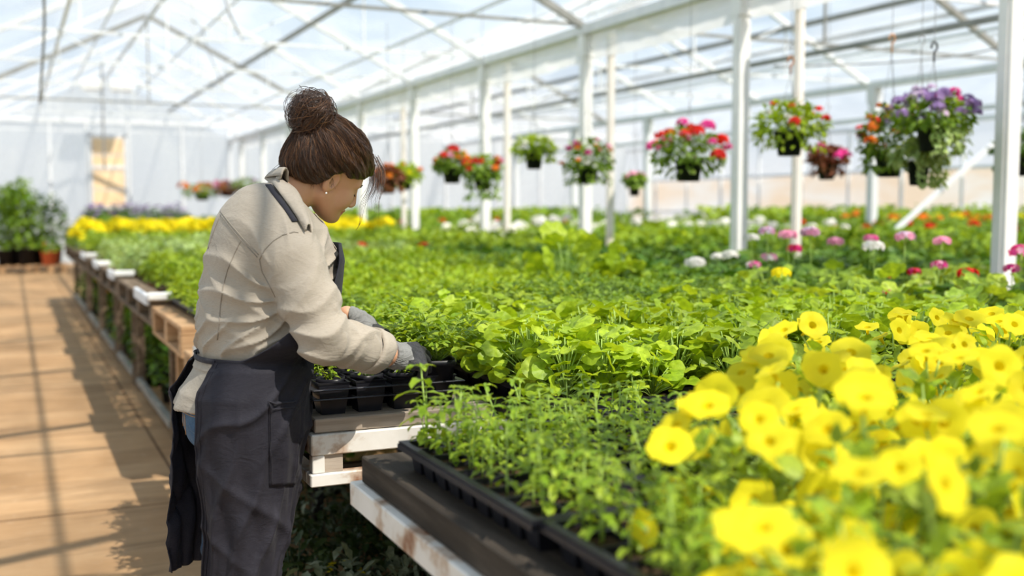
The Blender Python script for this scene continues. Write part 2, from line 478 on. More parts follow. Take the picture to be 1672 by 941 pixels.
def sd_ell(Q, c, r, R=None):
    q = Q - A(c)
    if R is not None: q = q @ R          # columns of R = local axes
    r = A(r)
    k0 = np.sqrt(((q / r) ** 2).sum(-1)); k1 = np.sqrt(((q / (r * r)) ** 2).sum(-1)) + 1e-9
    return k0 * (k0 - 1) / k1
def sd_cap(Q, a, b, ra, rb):
    a = A(a); b = A(b); ab = b - a
    t = np.clip(((Q - a) @ ab) / float(ab @ ab), 0, 1)
    d = np.sqrt(((Q - a - t[..., None] * ab) ** 2).sum(-1))
    return d - (ra + (rb - ra) * t)
def smin(a, b, k):
    h = np.clip(0.5 + 0.5 * (b - a) / k, 0, 1)
    return b * (1 - h) + a * h - k * h * (1 - h)
def smax(a, b, k): return -smin(-a, -b, k)
def chain(Q, pts, rs, k=0.01):
    d = None
    for i in range(len(pts) - 1):
        e = sd_cap(Q, pts[i], pts[i + 1], rs[i], rs[i + 1])
        d = e if d is None else smin(d, e, k)
    return d
def stack(Q, tab, yc):
    """soft elliptical column: rows (z, cx, rx, ry)"""
    t = np.array(tab, dtype=np.float32); t = t[np.argsort(t[:, 0])]
    z = Q[..., 2]
    cx = np.interp(z, t[:, 0], t[:, 1]); rx = np.interp(z, t[:, 0], t[:, 2]); ry = np.interp(z, t[:, 0], t[:, 3])
    x = Q[..., 0] - cx; y = Q[..., 1] - yc
    k0 = np.sqrt((x / rx) ** 2 + (y / ry) ** 2); k1 = np.sqrt((x / rx ** 2) ** 2 + (y / ry ** 2) ** 2) + 1e-6
    d = k0 * (k0 - 1) / k1
    return smax(d, smax(z - t[-1, 0], t[0, 0] - z, 0.01), 0.03)

def surf_net(fn, lo, hi, h, B=8, margin=1.5):
    lo = np.array(lo, dtype=np.float32); n = np.ceil((np.array(hi) - lo) / h).astype(int)
    nb = (n // B) + 1; n = nb * B
    g = np.stack(np.meshgrid(*[np.arange(k) for k in nb], indexing='ij'), -1).reshape(-1, 3)
    cen = lo + (g * B + (B - 1) / 2) * h
    dc = fn(cen.astype(np.float32))
    F = np.repeat(np.repeat(np.repeat(dc.reshape(nb).astype(np.float32), B, 0), B, 1), B, 2)
    act = g[np.abs(dc) < h * B * margin]
    loc = np.stack(np.meshgrid(*[np.arange(B)] * 3, indexing='ij'), -1).reshape(-1, 3)
    for s in range(0, len(act), 600):
        a = act[s:s + 600]
        idx = (a[:, None, :] * B + loc[None]).reshape(-1, 3)
        F[idx[:, 0], idx[:, 1], idx[:, 2]] = fn((lo + idx * h).astype(np.float32))
    S = F < 0
    c8 = [(i, j, k) for i in (0, 1) for j in (0, 1) for k in (0, 1)]
    cnt = np.zeros(tuple(n - 1), dtype=np.int8)
    sl = lambda o: tuple(slice(o[a], n[a] - 1 + o[a]) for a in range(3))
    for o in c8: cnt += S[sl(o)]
    cells = np.argwhere((cnt > 0) & (cnt < 8))
    vid = np.full(tuple(n - 1), -1, dtype=np.int32); vid[cells[:, 0], cells[:, 1], cells[:, 2]] = np.arange(len(cells))
    val = np.stack([F[cells[:, 0] + o[0], cells[:, 1] + o[1], cells[:, 2] + o[2]] for o in c8], 1)
    sm = np.zeros((len(cells), 3)); ct = np.zeros(len(cells))
    for i, a in enumerate(c8):
        for j, b in enumerate(c8):
            if j > i and sum(abs(a[k] - b[k]) for k in range(3)) == 1:
                va, vb = val[:, i], val[:, j]; mk = (va < 0) != (vb < 0)
                t = np.where(mk, va / np.where(mk, va - vb, 1), 0)
                pos = np.array(a) + t[:, None] * (np.array(b) - np.array(a))
                sm[mk] += pos[mk]; ct[mk] += 1
    V = lo + (cells + sm / ct[:, None]) * h
    quads = []
    for ax in range(3):
        u, v = [(1, 2), (2, 0), (0, 1)][ax]
        s0 = [slice(1, n[a] - 1) for a in range(3)]; s0[ax] = slice(0, n[ax] - 1)
        s1 = list(s0); s1[ax] = slice(1, n[ax])
        A0 = S[tuple(s0)]; A1 = S[tuple(s1)]
        for flip in (0, 1):
            e = np.argwhere((A0 & ~A1) if flip == 0 else (~A0 & A1))
            off = np.ones(3, int); off[ax] = 0
            e = e + off
            def q(du, dv):
                c = e.copy(); c[:, u] += du; c[:, v] += dv
                return vid[c[:, 0], c[:, 1], c[:, 2]]
            qd = np.stack([q(-1, -1), q(0, -1), q(0, 0), q(-1, 0)], 1)
            if flip: qd = qd[:, ::-1]
            quads.append(qd)
    Qd = np.concatenate(quads)
    return V, Qd[(Qd >= 0).all(1)]
def net_obj(name, fn, lo, hi, h, mats, parent, matfn=None, relax=0):
    V, Qd = surf_net(fn, lo, hi, h)
    me = bpy.data.meshes.new(name)
    me.vertices.add(len(V)); me.vertices.foreach_set('co', V.astype(np.float32).ravel())
    me.loops.add(len(Qd) * 4); me.loops.foreach_set('vertex_index', Qd.astype(np.int32).ravel())
    me.polygons.add(len(Qd)); me.polygons.foreach_set('loop_start', np.arange(0, len(Qd) * 4, 4, dtype=np.int32))
    me.polygons.foreach_set('loop_total', np.full(len(Qd), 4, dtype=np.int32))
    for m in (mats if isinstance(mats, list) else [mats]): me.materials.append(m)
    if matfn is not None: me.polygons.foreach_set('material_index', matfn(V[Qd].mean(1)).astype(np.int32))
    me.polygons.foreach_set('use_smooth', np.ones(len(Qd), dtype=bool))
    me.update(calc_edges=True); me.validate()
    return link(name, me, parent)

# --- materials
def cloth(name, c0, c1, weave=900, bump=0.25, rough=0.85, sheen=0.1, spec=0.2, wrk=0.55):
    m, nt, out = new_mat(name)
    tc = nt.nodes.new('ShaderNodeTexCoord')
    n1 = noise(nt, 5, 4, 0.6, vec=tc.outputs['Object'])
    wv = noise(nt, weave * 0.12, 2, 0.5, vec=tc.outputs['Object'], stretch=(1, 1, 6))
    n3 = noise(nt, 38, 4, 0.65, vec=tc.outputs['Object'], dist=1.2)
    c = ramp(nt, n1, [(0.3, c0), (0.7, c1)])
    c = mix(nt, c, tuple(x * 0.84 for x in c0), ramp(nt, wv, [(0.45, (0, 0, 0)), (0.8, (0.6, 0.6, 0.6))]))
    wr = noise(nt, 8, 3, 0.5, vec=tc.outputs['Object'], stretch=(1, 1, 2.2), dist=1.6)
    wr = ramp(nt, wr, [(0.35, (0, 0, 0)), (0.5, (1, 1, 1)), (0.65, (0, 0, 0))])
    h = mix(nt, mix(nt, n3, wv, 0.3), wr, wrk)
    bsdf(nt, out, c, rough, spec, bump=h, bstr=bump, bdist=0.007, **{'Sheen Weight': sheen})
    return m
M['linen'] = cloth('linen_shirt', (0.355, 0.31, 0.25), (0.415, 0.365, 0.30), bump=0.26, wrk=0.4)
M['linen_seam'] = cloth('linen_seam', (0.25, 0.22, 0.18), (0.30, 0.265, 0.22))
M['linen_light'] = cloth('linen_collar', (0.375, 0.33, 0.27), (0.43, 0.38, 0.315), bump=0.3)
M['apron'] = cloth('apron_cotton', (0.016, 0.0155, 0.023), (0.027, 0.026, 0.036), bump=0.30, rough=0.75, spec=0.25, sheen=0.03, wrk=0.3)
M['apron_strap'] = cloth('apron_strap', (0.022, 0.022, 0.030), (0.032, 0.032, 0.042))
M['denim'] = cloth('denim', (0.02, 0.05, 0.11), (0.06, 0.14, 0.25), bump=0.5)
M['stitch'] = simple('denim_stitch', (0.45, 0.26, 0.10), (0.5, 0.3, 0.12))
M['knit'] = cloth('glove_knit', (0.19, 0.19, 0.185), (0.27, 0.27, 0.26), bump=0.8)
M['coat'] = simple('glove_coating', (0.018, 0.018, 0.02), (0.035, 0.035, 0.038), 120, 0.6, 0.4, bump=0.4)
M['skin'] = simple('skin', (0.57, 0.30, 0.175), (0.63, 0.35, 0.21), 14, 0.5, 0.35, **{'Subsurface Weight': 0.12, 'Subsurface Radius': (0.02, 0.008, 0.004), 'Subsurface Scale': 0.5})
M['lip'] = simple('lips', (0.50, 0.16, 0.12), (0.55, 0.2, 0.15), 20, 0.4, 0.4)
M['eye'] = simple('eye_white', (0.8, 0.78, 0.75), None, rough=0.2)
M['shoe'] = simple('shoe', (0.05, 0.035, 0.03), (0.07, 0.05, 0.04), rough=0.6)
M['pearl'] = simple('earring', (0.9, 0.88, 0.85), None, rough=0.15)
def hair_mat():
    m, nt, out = new_mat('brown_hair')
    g = nt.nodes.new('ShaderNodeNewGeometry')
    n = noise(nt, 60, 3, 0.6)
    c = ramp(nt, g.outputs['Random Per Island'], [(0.0, (0.024, 0.011, 0.006)), (0.5, (0.055, 0.024, 0.011)), (0.85, (0.12, 0.052, 0.022)), (1.0, (0.30, 0.14, 0.055))])  # lightest strand tones put sunlit highlights into the hair colour
    bsdf(nt, out, c, 0.38, 0.5)
    return m
M['hair'] = hair_mat()
M['hair_base'] = simple('hair_base', (0.026, 0.012, 0.006), (0.044, 0.020, 0.009), 60, 0.45, 0.5, stretch=(1, 1, 1))

YC = 2.70
woman = empty('person', (0.545, YC, 0))
tag(woman, 'person in a beige shirt and dark apron bending over the trays with gloved hands', 'person')
def wpart(o):
    o.parent = woman; o.matrix_parent_inverse = Matrix.Translation((-0.545, -YC, 0)); return o

# --- head frame
yw = math.radians(25)
e_ = Vector((math.cos(yw), -math.sin(yw), 0)); a_ = Vector((math.sin(yw), math.cos(yw), 0)); z_ = Vector((0, 0, 1))
phi, psi, rho = math.radians(30), math.radians(34), math.radians(19)
h_ = e_ * math.cos(psi) + a_ * math.sin(psi); L0 = a_ * math.cos(psi) - e_ * math.sin(psi)
HF = h_ * math.cos(phi) - z_ * math.sin(phi); HU0 = h_ * math.sin(phi) + z_ * math.cos(phi)
HL = L0 * math.cos(rho) + HU0 * math.sin(rho); HU = HU0 * math.cos(rho) - L0 * math.sin(rho)
HE = P(530, 288, 2.77)
HR = np.array([tuple(HF), tuple(HL), tuple(HU)], dtype=np.float32).T      # columns = axes
def H(f, l, u): return HE + HF * f + HL * l + HU * u
def loc_head(Q): return (Q - A(HE)) @ HR

def sd_head(Q):
    q = loc_head(Q) / 0.93; V3 = lambda *a: np.array(a, dtype=np.float32)
    d = sd_ell(q, (-0.004, 0, 0.055), (0.097, 0.076, 0.084))
    d = smin(d, sd_ell(q, (0.042, 0, -0.012), (0.054, 0.060, 0.088)), 0.03)
    for s in (-1, 1):
        d = smin(d, sd_cap(q, (0.005, s * 0.052, -0.040), (0.070, s * 0.020, -0.082), 0.020, 0.020), 0.03)
        d = smin(d, sd_ell(q, (0.066, s * 0.038, -0.022), (0.026, 0.026, 0.030)), 0.02)
        d = smin(d, sd_cap(q, (0.086, s * 0.012, 0.034), (0.076, s * 0.046, 0.032), 0.009, 0.009), 0.014)
        d = smax(d, -sd_ell(q, (0.097, s * 0.031, 0.013), (0.014, 0.016, 0.011)), 0.012)
        d = smin(d, sd_ell(q, (0.080, s * 0.031, 0.013), (0.013, 0.015, 0.011)), 0.004)
        d = smin(d, sd_ell(q, (0.104, s * 0.011, -0.030), (0.010, 0.008, 0.007)), 0.006)
    d = smin(d, sd_cap(q, (0.092, 0, 0.022), (0.113, 0, -0.022), 0.006, 0.010), 0.012)
    d = smin(d, sd_ell(q, (0.086, 0, -0.083), (0.016, 0.020, 0.016)), 0.02)
    d = smin(d, sd_ell(q, (0.096, 0, -0.052), (0.010, 0.021, 0.006)), 0.006)
    d = smin(d, sd_ell(q, (0.094, 0, -0.063), (0.010, 0.018, 0.007)), 0.006)
    for s in (-1, 1):          # ears: shell with a rim and a lobe
        R = np.array([[math.cos(0.30), s * math.sin(0.30), 0], [-s * math.sin(0.30), math.cos(0.30), 0], [0, 0, 1]], dtype=np.float32)
        p = (q - V3(-0.006, s * 0.074, 0.006)) @ R
        e = sd_ell(p, (0, s * 0.004, 0), (0.022, 0.013, 0.034))
        e = np.maximum(e, -sd_ell(p, (0.003, s * 0.017, 0.004), (0.014, 0.013, 0.023)))
        e = smin(e, sd_ell(p, (0.005, 0, -0.028), (0.008, 0.006, 0.009)), 0.006)
        e = smin(e, sd_ell(p, (0.013, s * 0.001, -0.006), (0.005, 0.006, 0.008)), 0.004)
        d = smin(d, e, 0.005)
    return d * 0.93

NB = Vector((0.575, 2.712, 1.335))       # base of the neck
SR = P(478, 426, 2.54); ER = P(528, 553, 2.51); WR = P(636, 580, 2.68)
SL = Vector((SR.x + 0.03, SR.y + 0.35, SR.z)); EL = Vector((SL.x + 0.06, SL.y + 0.08, 1.045)); WL = P(580, 522, 2.95)

TORSO = [(0.82, 0.506, 0.150, 0.195), (0.90, 0.509, 0.150, 0.196), (0.965, 0.532, 0.136, 0.182), (0.99, 0.540, 0.130, 0.178), (1.02, 0.548, 0.144, 0.190), (1.06, 0.554, 0.149, 0.192),
         (1.14, 0.568, 0.155, 0.190), (1.22, 0.580, 0.152, 0.185), (1.30, 0.590, 0.125, 0.17), (1.35, 0.580, 0.085, 0.11), (1.385, 0.575, 0.045, 0.06)]
LOWER = [(0.40, 0.478, 0.092, 0.160), (0.55, 0.496, 0.106, 0.172), (0.70, 0.502, 0.134, 0.187), (0.82, 0.507, 0.155, 0.199), (0.90, 0.510, 0.156, 0.202), (0.965, 0.533, 0.143, 0.190), (0.99, 0.541, 0.138, 0.186)]

def hand_pts(Wp, Adir, Bdir, curl, side_curl=0.0, spread=1.0):
    """finger chains in world space: Adir along the hand, Bdir to the thumb side"""
    Av = Adir.normalized(); Bv = (Bdir - Av * Bdir.dot(Av)).normalized(); Cv = Av.cross(Bv).normalized()
    if Cv.z < 0: Cv = -Cv                         # back of the hand upwards
    W0 = lambda a, b, c: Wp + Av * a + Bv * b + Cv * c
    fl = [0.078, 0.086, 0.080, 0.063]; ch = []
    for i in range(4):
        b0 = (0.030 - 0.020 * i) * spread
        p = W0(0.094 - 0.005 * abs(i - 1), b0, 0.004); pts = [W0(0.030, b0 * 0.6, 0.0), p]
        ang = 0.25 + 0.12 * i * side_curl
        for sgm in (0.44, 0.31, 0.25):
            ang += curl[i] * (1.0 if sgm > 0.4 else 0.9)
            p = p + (Av * math.cos(ang) - Cv * math.sin(ang)) * fl[i] * sgm + Bv * (0.002 * (1.5 - i))
            pts.append(p)
        ch.append(pts)
    th = [W0(0.020, 0.024, -0.006), W0(0.048, 0.046, -0.018), W0(0.078, 0.050, -0.034), W0(0.098, 0.040, -0.046)]
    return W0, ch, th
HRt = hand_pts(WR, P(704, 586, 2.76) - WR, a_ + Vector((0, 0, 0.55)), [0.16, 0.24, 0.40, 0.55], 0.8, 1.12)
HLt = hand_pts(WL, P(640, 556, 3.02) - WL, -a_ + Vector((0, 0, 0.25)), [0.40, 0.45, 0.5, 0.55])
def sd_hand(Q, Hh, infl):
    W0, ch, th = Hh
    d = chain(Q, [W0(-0.03, 0, 0), W0(0.01, 0, 0)], [0.026 + infl, 0.027 + infl])
    for i in range(4):
        d = smin(d, chain(Q, ch[i][:2], [0.017 + infl, 0.0125 + infl]), 0.014)
    for i in range(4):
        d = smin(d, chain(Q, ch[i][1:], [0.0105 + infl, 0.0098 + infl, 0.009 + infl, 0.0078 + infl], 0.003), 0.0045)
    d = smin(d, chain(Q, th, [0.017 + infl, 0.014 + infl, 0.0105 + infl, 0.009 + infl], 0.006), 0.008)
    return d

def sd_body(Q):
    s = 0.024
    d = stack(Q, [(z, cx, rx - s, ry - s) for z, cx, rx, ry in TORSO], YC)
    d = smin(d, sd_cap(Q, SR, SL, 0.055, 0.055), 0.05)
    for S_, E_, W_ in ((SR, ER, WR), (SL, EL, WL)):
        fm = E_ + (W_ - E_) * 0.35
        d = smin(d, chain(Q, [S_, E_], [0.054, 0.040]), 0.03)
        d = smin(d, chain(Q, [E_, fm, W_], [0.041, 0.042, 0.028], 0.02), 0.02)
    for Hh in (HRt, HLt): d = smin(d, sd_hand(Q, Hh, -0.002), 0.012)
    for sd in (-1, 1):
        hip = (0.515, YC + sd * 0.092, 0.90); kn = (0.488, YC + sd * 0.086, 0.49); an = (0.445, YC + sd * 0.088, 0.09); toe = (0.59, YC + sd * 0.101, 0.035)
        d = smin(d, chain(Q, [hip, kn], [0.078, 0.050]), 0.03)
        cf = (0.470, YC + sd * 0.087, 0.36)
        d = smin(d, chain(Q, [kn, cf, an], [0.052, 0.053, 0.034], 0.02), 0.02)
        d = smin(d, sd_cap(Q, (0.43, YC + sd * 0.088, 0.045), toe, 0.038, 0.026), 0.02)
    nk = H(-0.026, 0, -0.030)
    d = smin(d, sd_cap(Q, NB, nk, 0.056, 0.050), 0.03)
    d = smin(d, sd_head(Q), 0.02)
    return d
def lip_fn(C):
    q = loc_head(C.astype(np.float32)) / 0.93
    return (((q[:, 1]) / 0.022) ** 2 + ((q[:, 2] + 0.0575) / 0.0105) ** 2 < 1) & (q[:, 0] > 0.085)
body = wpart(net_obj('body', sd_body, (0.36, 2.30, 0.0), (1.10, 3.14, 1.64), 0.0034, [M['skin'], M['lip']], None, lip_fn))

# --- shirt
def ridge(x): return 1 - np.abs(np.sin(x))
def sd_shirt(Q):
    x, y, z = Q[..., 0], Q[..., 1], Q[..., 2]
    d = stack(Q, TORSO, YC)
    d = smin(d, sd_ell(Q, (0.575, YC, 1.275), (0.125, 0.185, 0.135)), 0.05)
    d = smin(d, sd_ell(Q, (0.64, YC, 1.20), (0.105, 0.155, 0.105)), 0.05)
    d = smin(d, sd_cap(Q, Vector((0.58, YC, 1.315)), SR + Vector((-0.005, 0.02, 0.02)), 0.062, 0.062), 0.05)
    d = smin(d, sd_cap(Q, Vector((0.58, YC, 1.325)), SL, 0.065, 0.066), 0.05)
    arm_r = chain(Q, [SR, SR + (ER - SR) * 0.5, ER, ER + (WR - ER) * 0.45, WR - (WR - ER) * 0.12], [0.072, 0.067, 0.057, 0.054, 0.043], 0.02)
    cut = lambda E_, W_, t: ((Q - A(E_ + (W_ - E_) * t)) @ A((W_ - E_).normalized()))
    arm_r = smax(arm_r, cut(ER, WR, 0.84), 0.004)
    arm_l = chain(Q, [SL, SL + (EL - SL) * 0.5, EL, EL + (WL - EL) * 0.5, WL], [0.076, 0.070, 0.062, 0.055, 0.045], 0.02)
    arm_l = smax(arm_l, cut(EL, WL, 0.48), 0.004)
    # sleeve folds, tightest around the elbow, lying across the arm
    ax = A((ER - SR).normalized()); al = (Q - A(SR)) @ ax
    ax2 = A((WR - ER).normalized()); al2 = (Q - A(ER)) @ ax2
    w1 = np.exp(-((al - 0.20) / 0.12) ** 2)
    f1 = ridge(al * 62 + 2.2 * np.sin(x * 19 + z * 11) + y * 14 - x * 20) * 0.011 * w1
    f2 = ridge(al2 * 58 + 1.8 * np.sin(z * 26 + y * 9) + z * 22) * 0.0065 * np.clip(al2 / 0.05 + 0.6, 0, 1)
    f0 = ridge(al * 26 + x * 24 + 1.5 * np.sin(z * 15)) * 0.008 * np.exp(-((al - 0.06) / 0.09) ** 2)
    arm_r = arm_r - np.maximum(f1, f2) - f0 + 0.003
    # torso folds: fan out from the near armpit, gather above the waist tie
    dx = x - SR.x; dz = z - (SR.z - 0.09)
    an = np.arctan2(dz, -dx + 0.02); rr = np.sqrt(dx * dx + dz * dz)
    fan = ridge(an * 8.0 + 1.1 * np.sin(rr * 22) + y * 6) ** 2 * 0.014 * np.exp(-((rr - 0.11) / 0.10) ** 2) * (y < YC)
    gather = ridge((y * 1.2 - x) * 25 + 1.6 * np.sin(z * 30) + z * 14) ** 2 * 0.012 * np.exp(-((z - 1.03) / 0.055) ** 2)
    mid = ridge(z * 36 + x * 17 - y * 11 + 1.3 * np.sin(y * 16 + x * 9)) ** 2 * 0.008 * np.exp(-((z - 1.12) / 0.09) ** 2)
    bk = ridge(y * 20 + x * 15 + z * 9 + 1.2 * np.sin(z * 12)) ** 2 * 0.006 * np.exp(-((z - 1.24) / 0.10) ** 2)
    d = d - fan - gather - mid - bk + 0.004
    bkm = np.clip((0.418 - x) / 0.05, 0, 1)
    d = d - bkm * (0.016 * np.exp(-((z - 0.855) / 0.035) ** 2) + 0.004 * np.sin(y * 60 + x * 30) * np.exp(-((z - 0.86) / 0.04) ** 2)) + 0.006 * (1 - bkm) * (z < 0.96)
    d = smax(d, 0.862 - z + 0.12 * (x - 0.37), 0.004)
    d = smin(d, arm_r, 0.016); d = smin(d, arm_l, 0.02)
    nk = H(-0.026, 0, -0.030)
    d = smax(d, -sd_cap(Q, NB - Vector((0, 0, 0.02)), nk, 0.066, 0.062), 0.006)
    return d
shirt = wpart(net_obj('shirt', sd_shirt, (0.31, 2.33, 0.80), (0.98, 3.16, 1.46), 0.0040, M['linen'], None))

def bvh_of(o):
    me = o.data
    return BVHTree.FromPolygons([v.co.copy() for v in me.vertices], [tuple(p.vertices) for p in me.polygons])
CAMP = Vector((0, 0, 1.35))
BV_S = bvh_of(shirt)
def snap(bv, p, off):
    c, n, i, dd = bv.find_nearest(p)
    return c + n * off
def hit(bv, px, py, off):
    d = (P(px, py, 2.0) - CAMP).normalized(); c, n, i, t = bv.ray_cast(CAMP, d)
    return None if c is None else c + n * off
def smooth_pts(pts, k=8):
    Pp = [Vector(p) for p in pts]; out = []
    for i in range(len(Pp) - 1):
        p0 = Pp[max(i - 1, 0)]; p1 = Pp[i]; p2 = Pp[i + 1]; p3 = Pp[min(i + 2, len(Pp) - 1)]
        for j in range(k):
            t = j / k
            out.append(0.5 * (2 * p1 + (p2 - p0) * t + (2 * p0 - 5 * p1 + 4 * p2 - p3) * t * t + (3 * p1 - p0 - 3 * p2 + p3) * t ** 3))
    out.append(Pp[-1]); return out
def seam_line(mb, px_pts, r=0.0016, gap=0.004):
    pts = []
    for (x0, y0), (x1, y1) in zip(px_pts[:-1], px_pts[1:]):
        k = max(2, int(math.hypot(x1 - x0, y1 - y0) / 5))
        for i in range(k):
            h = hit(BV_S, x0 + (x1 - x0) * i / k, y0 + (y1 - y0) * i / k, 0.0004)
            if h is not None and (not pts or (h - pts[-1]).length < 0.05): pts.append(h)
    if len(pts) > 1: mb.tube(pts, r, 5)
m = MB()
seam_line(m, [(424, 424), (432, 408), (446, 394), (462, 384), (480, 379), (494, 382)])       # armhole
seam_line(m, [(424, 424), (428, 445), (440, 466), (452, 490)])
seam_line(m, [(357, 346), (375, 370), (395, 394), (424, 424)]); seam_line(m, [(360, 345), (378, 368), (398, 391), (426, 420)])   # yoke
seam_line(m, [(394, 392), (384, 412), (372, 440), (364, 470), (360, 500), (358, 530), (354, 560)])        # back dart
seam_line(m, [(360, 352), (348, 382), (338, 412)])
wpart(m.build('shirt_seam', M['linen_seam'], smooth=True))

# collar: folds down from the neck over the yoke; near side followed, far side mirrored
inn = [(449, 279, 2.765), (457, 283, 2.735), (467, 297, 2.695), (478, 317, 2.665), (488, 337, 2.655), (497, 356, 2.655), (505, 376, 2.645)]
outp = [(433, 290), (438, 297), (448, 309), (460, 325), (472, 342), (484, 360), (497, 382)]
near = []
for (x, y, d), (xo, yo) in zip(inn, outp):
    I = P(x, y, d); h = hit(BV_S, xo, yo, 0.007)
    if h is None: h = P(xo, yo, d + 0.01)
    hi_ = hit(BV_S, x, y, 0.014)
    if hi_ is not None and (hi_ - CAMP).length < (I - CAMP).length: I = hi_
    near.append((I, h))
far = [(Vector((I.x, 2 * (YC + 0.012) - I.y, I.z)), Vector((O.x, 2 * (YC + 0.012) - O.y, O.z))) for I, O in near][::-1]
ring_ = far + near
Is = smooth_pts([r[0] for r in ring_], 5); Os = smooth_pts([r[1] for r in ring_], 5)
m = MB(); vs = []; fs = []; npf = 8
for I, O in zip(Is, Os):
    rd = (O - I); L_ = rd.length; up = Vector((0, 0, 1)); inside = I - rd.normalized() * 0.004 - Vector((0, 0, 0.03))
    row = [inside, I - rd * 0.10 - Vector((0, 0, 0.006)), I, I + rd * 0.10 + Vector((0, 0, 0.004))]
    for t in (0.35, 0.6, 0.85, 1.0): row.append(I.lerp(O, t) + Vector((-0.15, -0.45, 0.7)).normalized() * 0.012 * math.sin(t * PI) if O.y < YC else I.lerp(O, t) + Vector((0, 0, 0.005)) * math.sin(t * PI))
    vs += row
for i in range(len(Is) - 1):
    for j in range(npf - 1):
        k = i * npf + j; fs.append((k, k + 1, k + npf + 1, k + npf))
m.add(vs, fs)
col = wpart(m.build('shirt_collar', M['linen_light'], smooth=True))
md = col.modifiers.new('thick', 'SOLIDIFY'); md.thickness = 0.003; md.offset = 0

# rolled cuffs
def cuff(E_, W_, t, r, wd):
    ax = (W_ - E_).normalized(); c0 = E_ + (W_ - E_) * t
    u = ax.orthogonal().normalized(); v = ax.cross(u)
    m = MB(); n = 32; pr = [(0.0, 0.000), (0.001, 0.007), (0.25, 0.0095), (0.5, 0.0085), (0.75, 0.009), (0.97, 0.0075), (1.0, 0.003), (0.97, -0.002), (0.6, -0.006)]
    vs = []; fs = []
    for a, ro in pr:
        for j in range(n):
            w = 2 * PI * j / n
            rr = r * (1 - 0.10 * a) + ro + 0.0016 * math.sin(3 * w + a * 2) + 0.001 * math.sin(7 * w)
            slant = 0.010 * math.sin(w + 1.0)
            vs.append(c0 + ax * (a * wd + slant) + (u * math.cos(w) + v * math.sin(w)) * rr)
    for i in range(len(pr) - 1):
        for j in range(n):
            j2 = (j + 1) % n; fs.append((i * n + j, i * n + j2, (i + 1) * n + j2, (i + 1) * n + j))
    m.add(vs, fs)
    return wpart(m.build('sleeve_cuff', M['linen'], smooth=True))
cuff(ER, WR, 0.66, 0.051, 0.046)
cuff(EL, WL, 0.35, 0.051, 0.040)

# --- jeans and shoes
def sd_jeans(Q):
    x, y, z = Q[..., 0], Q[..., 1], Q[..., 2]
    d = stack(Q, [(z_, cx, rx - 0.011, ry - 0.010) for z_, cx, rx, ry in TORSO if z_ < 0.99] + [(0.76, 0.505, 0.12, 0.18)], YC)
    for sd in (-1, 1):
        d = smin(d, chain(Q, [(0.505, YC + sd * 0.095, 0.86), (0.488, YC + sd * 0.086, 0.49), (0.445, YC + sd * 0.088, 0.08)], [0.102, 0.062, 0.054], 0.03), 0.03)
    d = d - ridge(z * 45 + x * 20 + 2 * np.sin(y * 20)) ** 2 * 0.006 * np.exp(-((z - 0.45) / 0.1) ** 2)
    return smax(smax(d, 0.055 - z, 0.004), z - 0.95, 0.004)
jeans = wpart(net_obj('jeans', sd_jeans, (0.31, 2.44, 0.03), (0.76, 2.96, 0.98), 0.006, M['denim'], None))
for sd in (-1, 1):
    def sd_shoe(Q, sd=sd):
        d = chain(Q, [(0.418, YC + sd * 0.088, 0.052), (0.49, YC + sd * 0.093, 0.052), (0.59, YC + sd * 0.102, 0.040)], [0.046, 0.046, 0.040], 0.03)
        d = smin(d, sd_cap(Q, (0.435, YC + sd * 0.088, 0.06), (0.44, YC + sd * 0.088, 0.11), 0.046, 0.044), 0.02)
        return smax(d, 0.002 - Q[..., 2], 0.003)
    wpart(net_obj('shoe', sd_shoe, (0.34, YC + sd * 0.1 - 0.08, -0.01), (0.67, YC + sd * 0.1 + 0.08, 0.17), 0.006, M['shoe'], None))

BV_J = bvh_of(jeans)
m = MB()
for ln in ([(296, 668), (304, 672), (312, 676), (322, 678)], [(297, 672), (305, 676), (313, 680), (322, 682)], [(299, 676), (300, 700), (303, 725), (308, 742)], [(302, 677), (303, 700), (306, 724)]):
    o = []
    for (x0, y0), (x1, y1) in zip(ln[:-1], ln[1:]):
        for i in range(5):
            h = hit(BV_J, x0 + (x1 - x0) * i / 5, y0 + (y1 - y0) * i / 5, 0.0006)
            if h is not None and (not o or (h - o[-1]).length < 0.03): o.append(h)
    if len(o) > 2: m.tube(o, 0.0011, 4)
if m.v:
    o = m.build('pocket_stitching', M['stitch'], smooth=True); o.parent = jeans
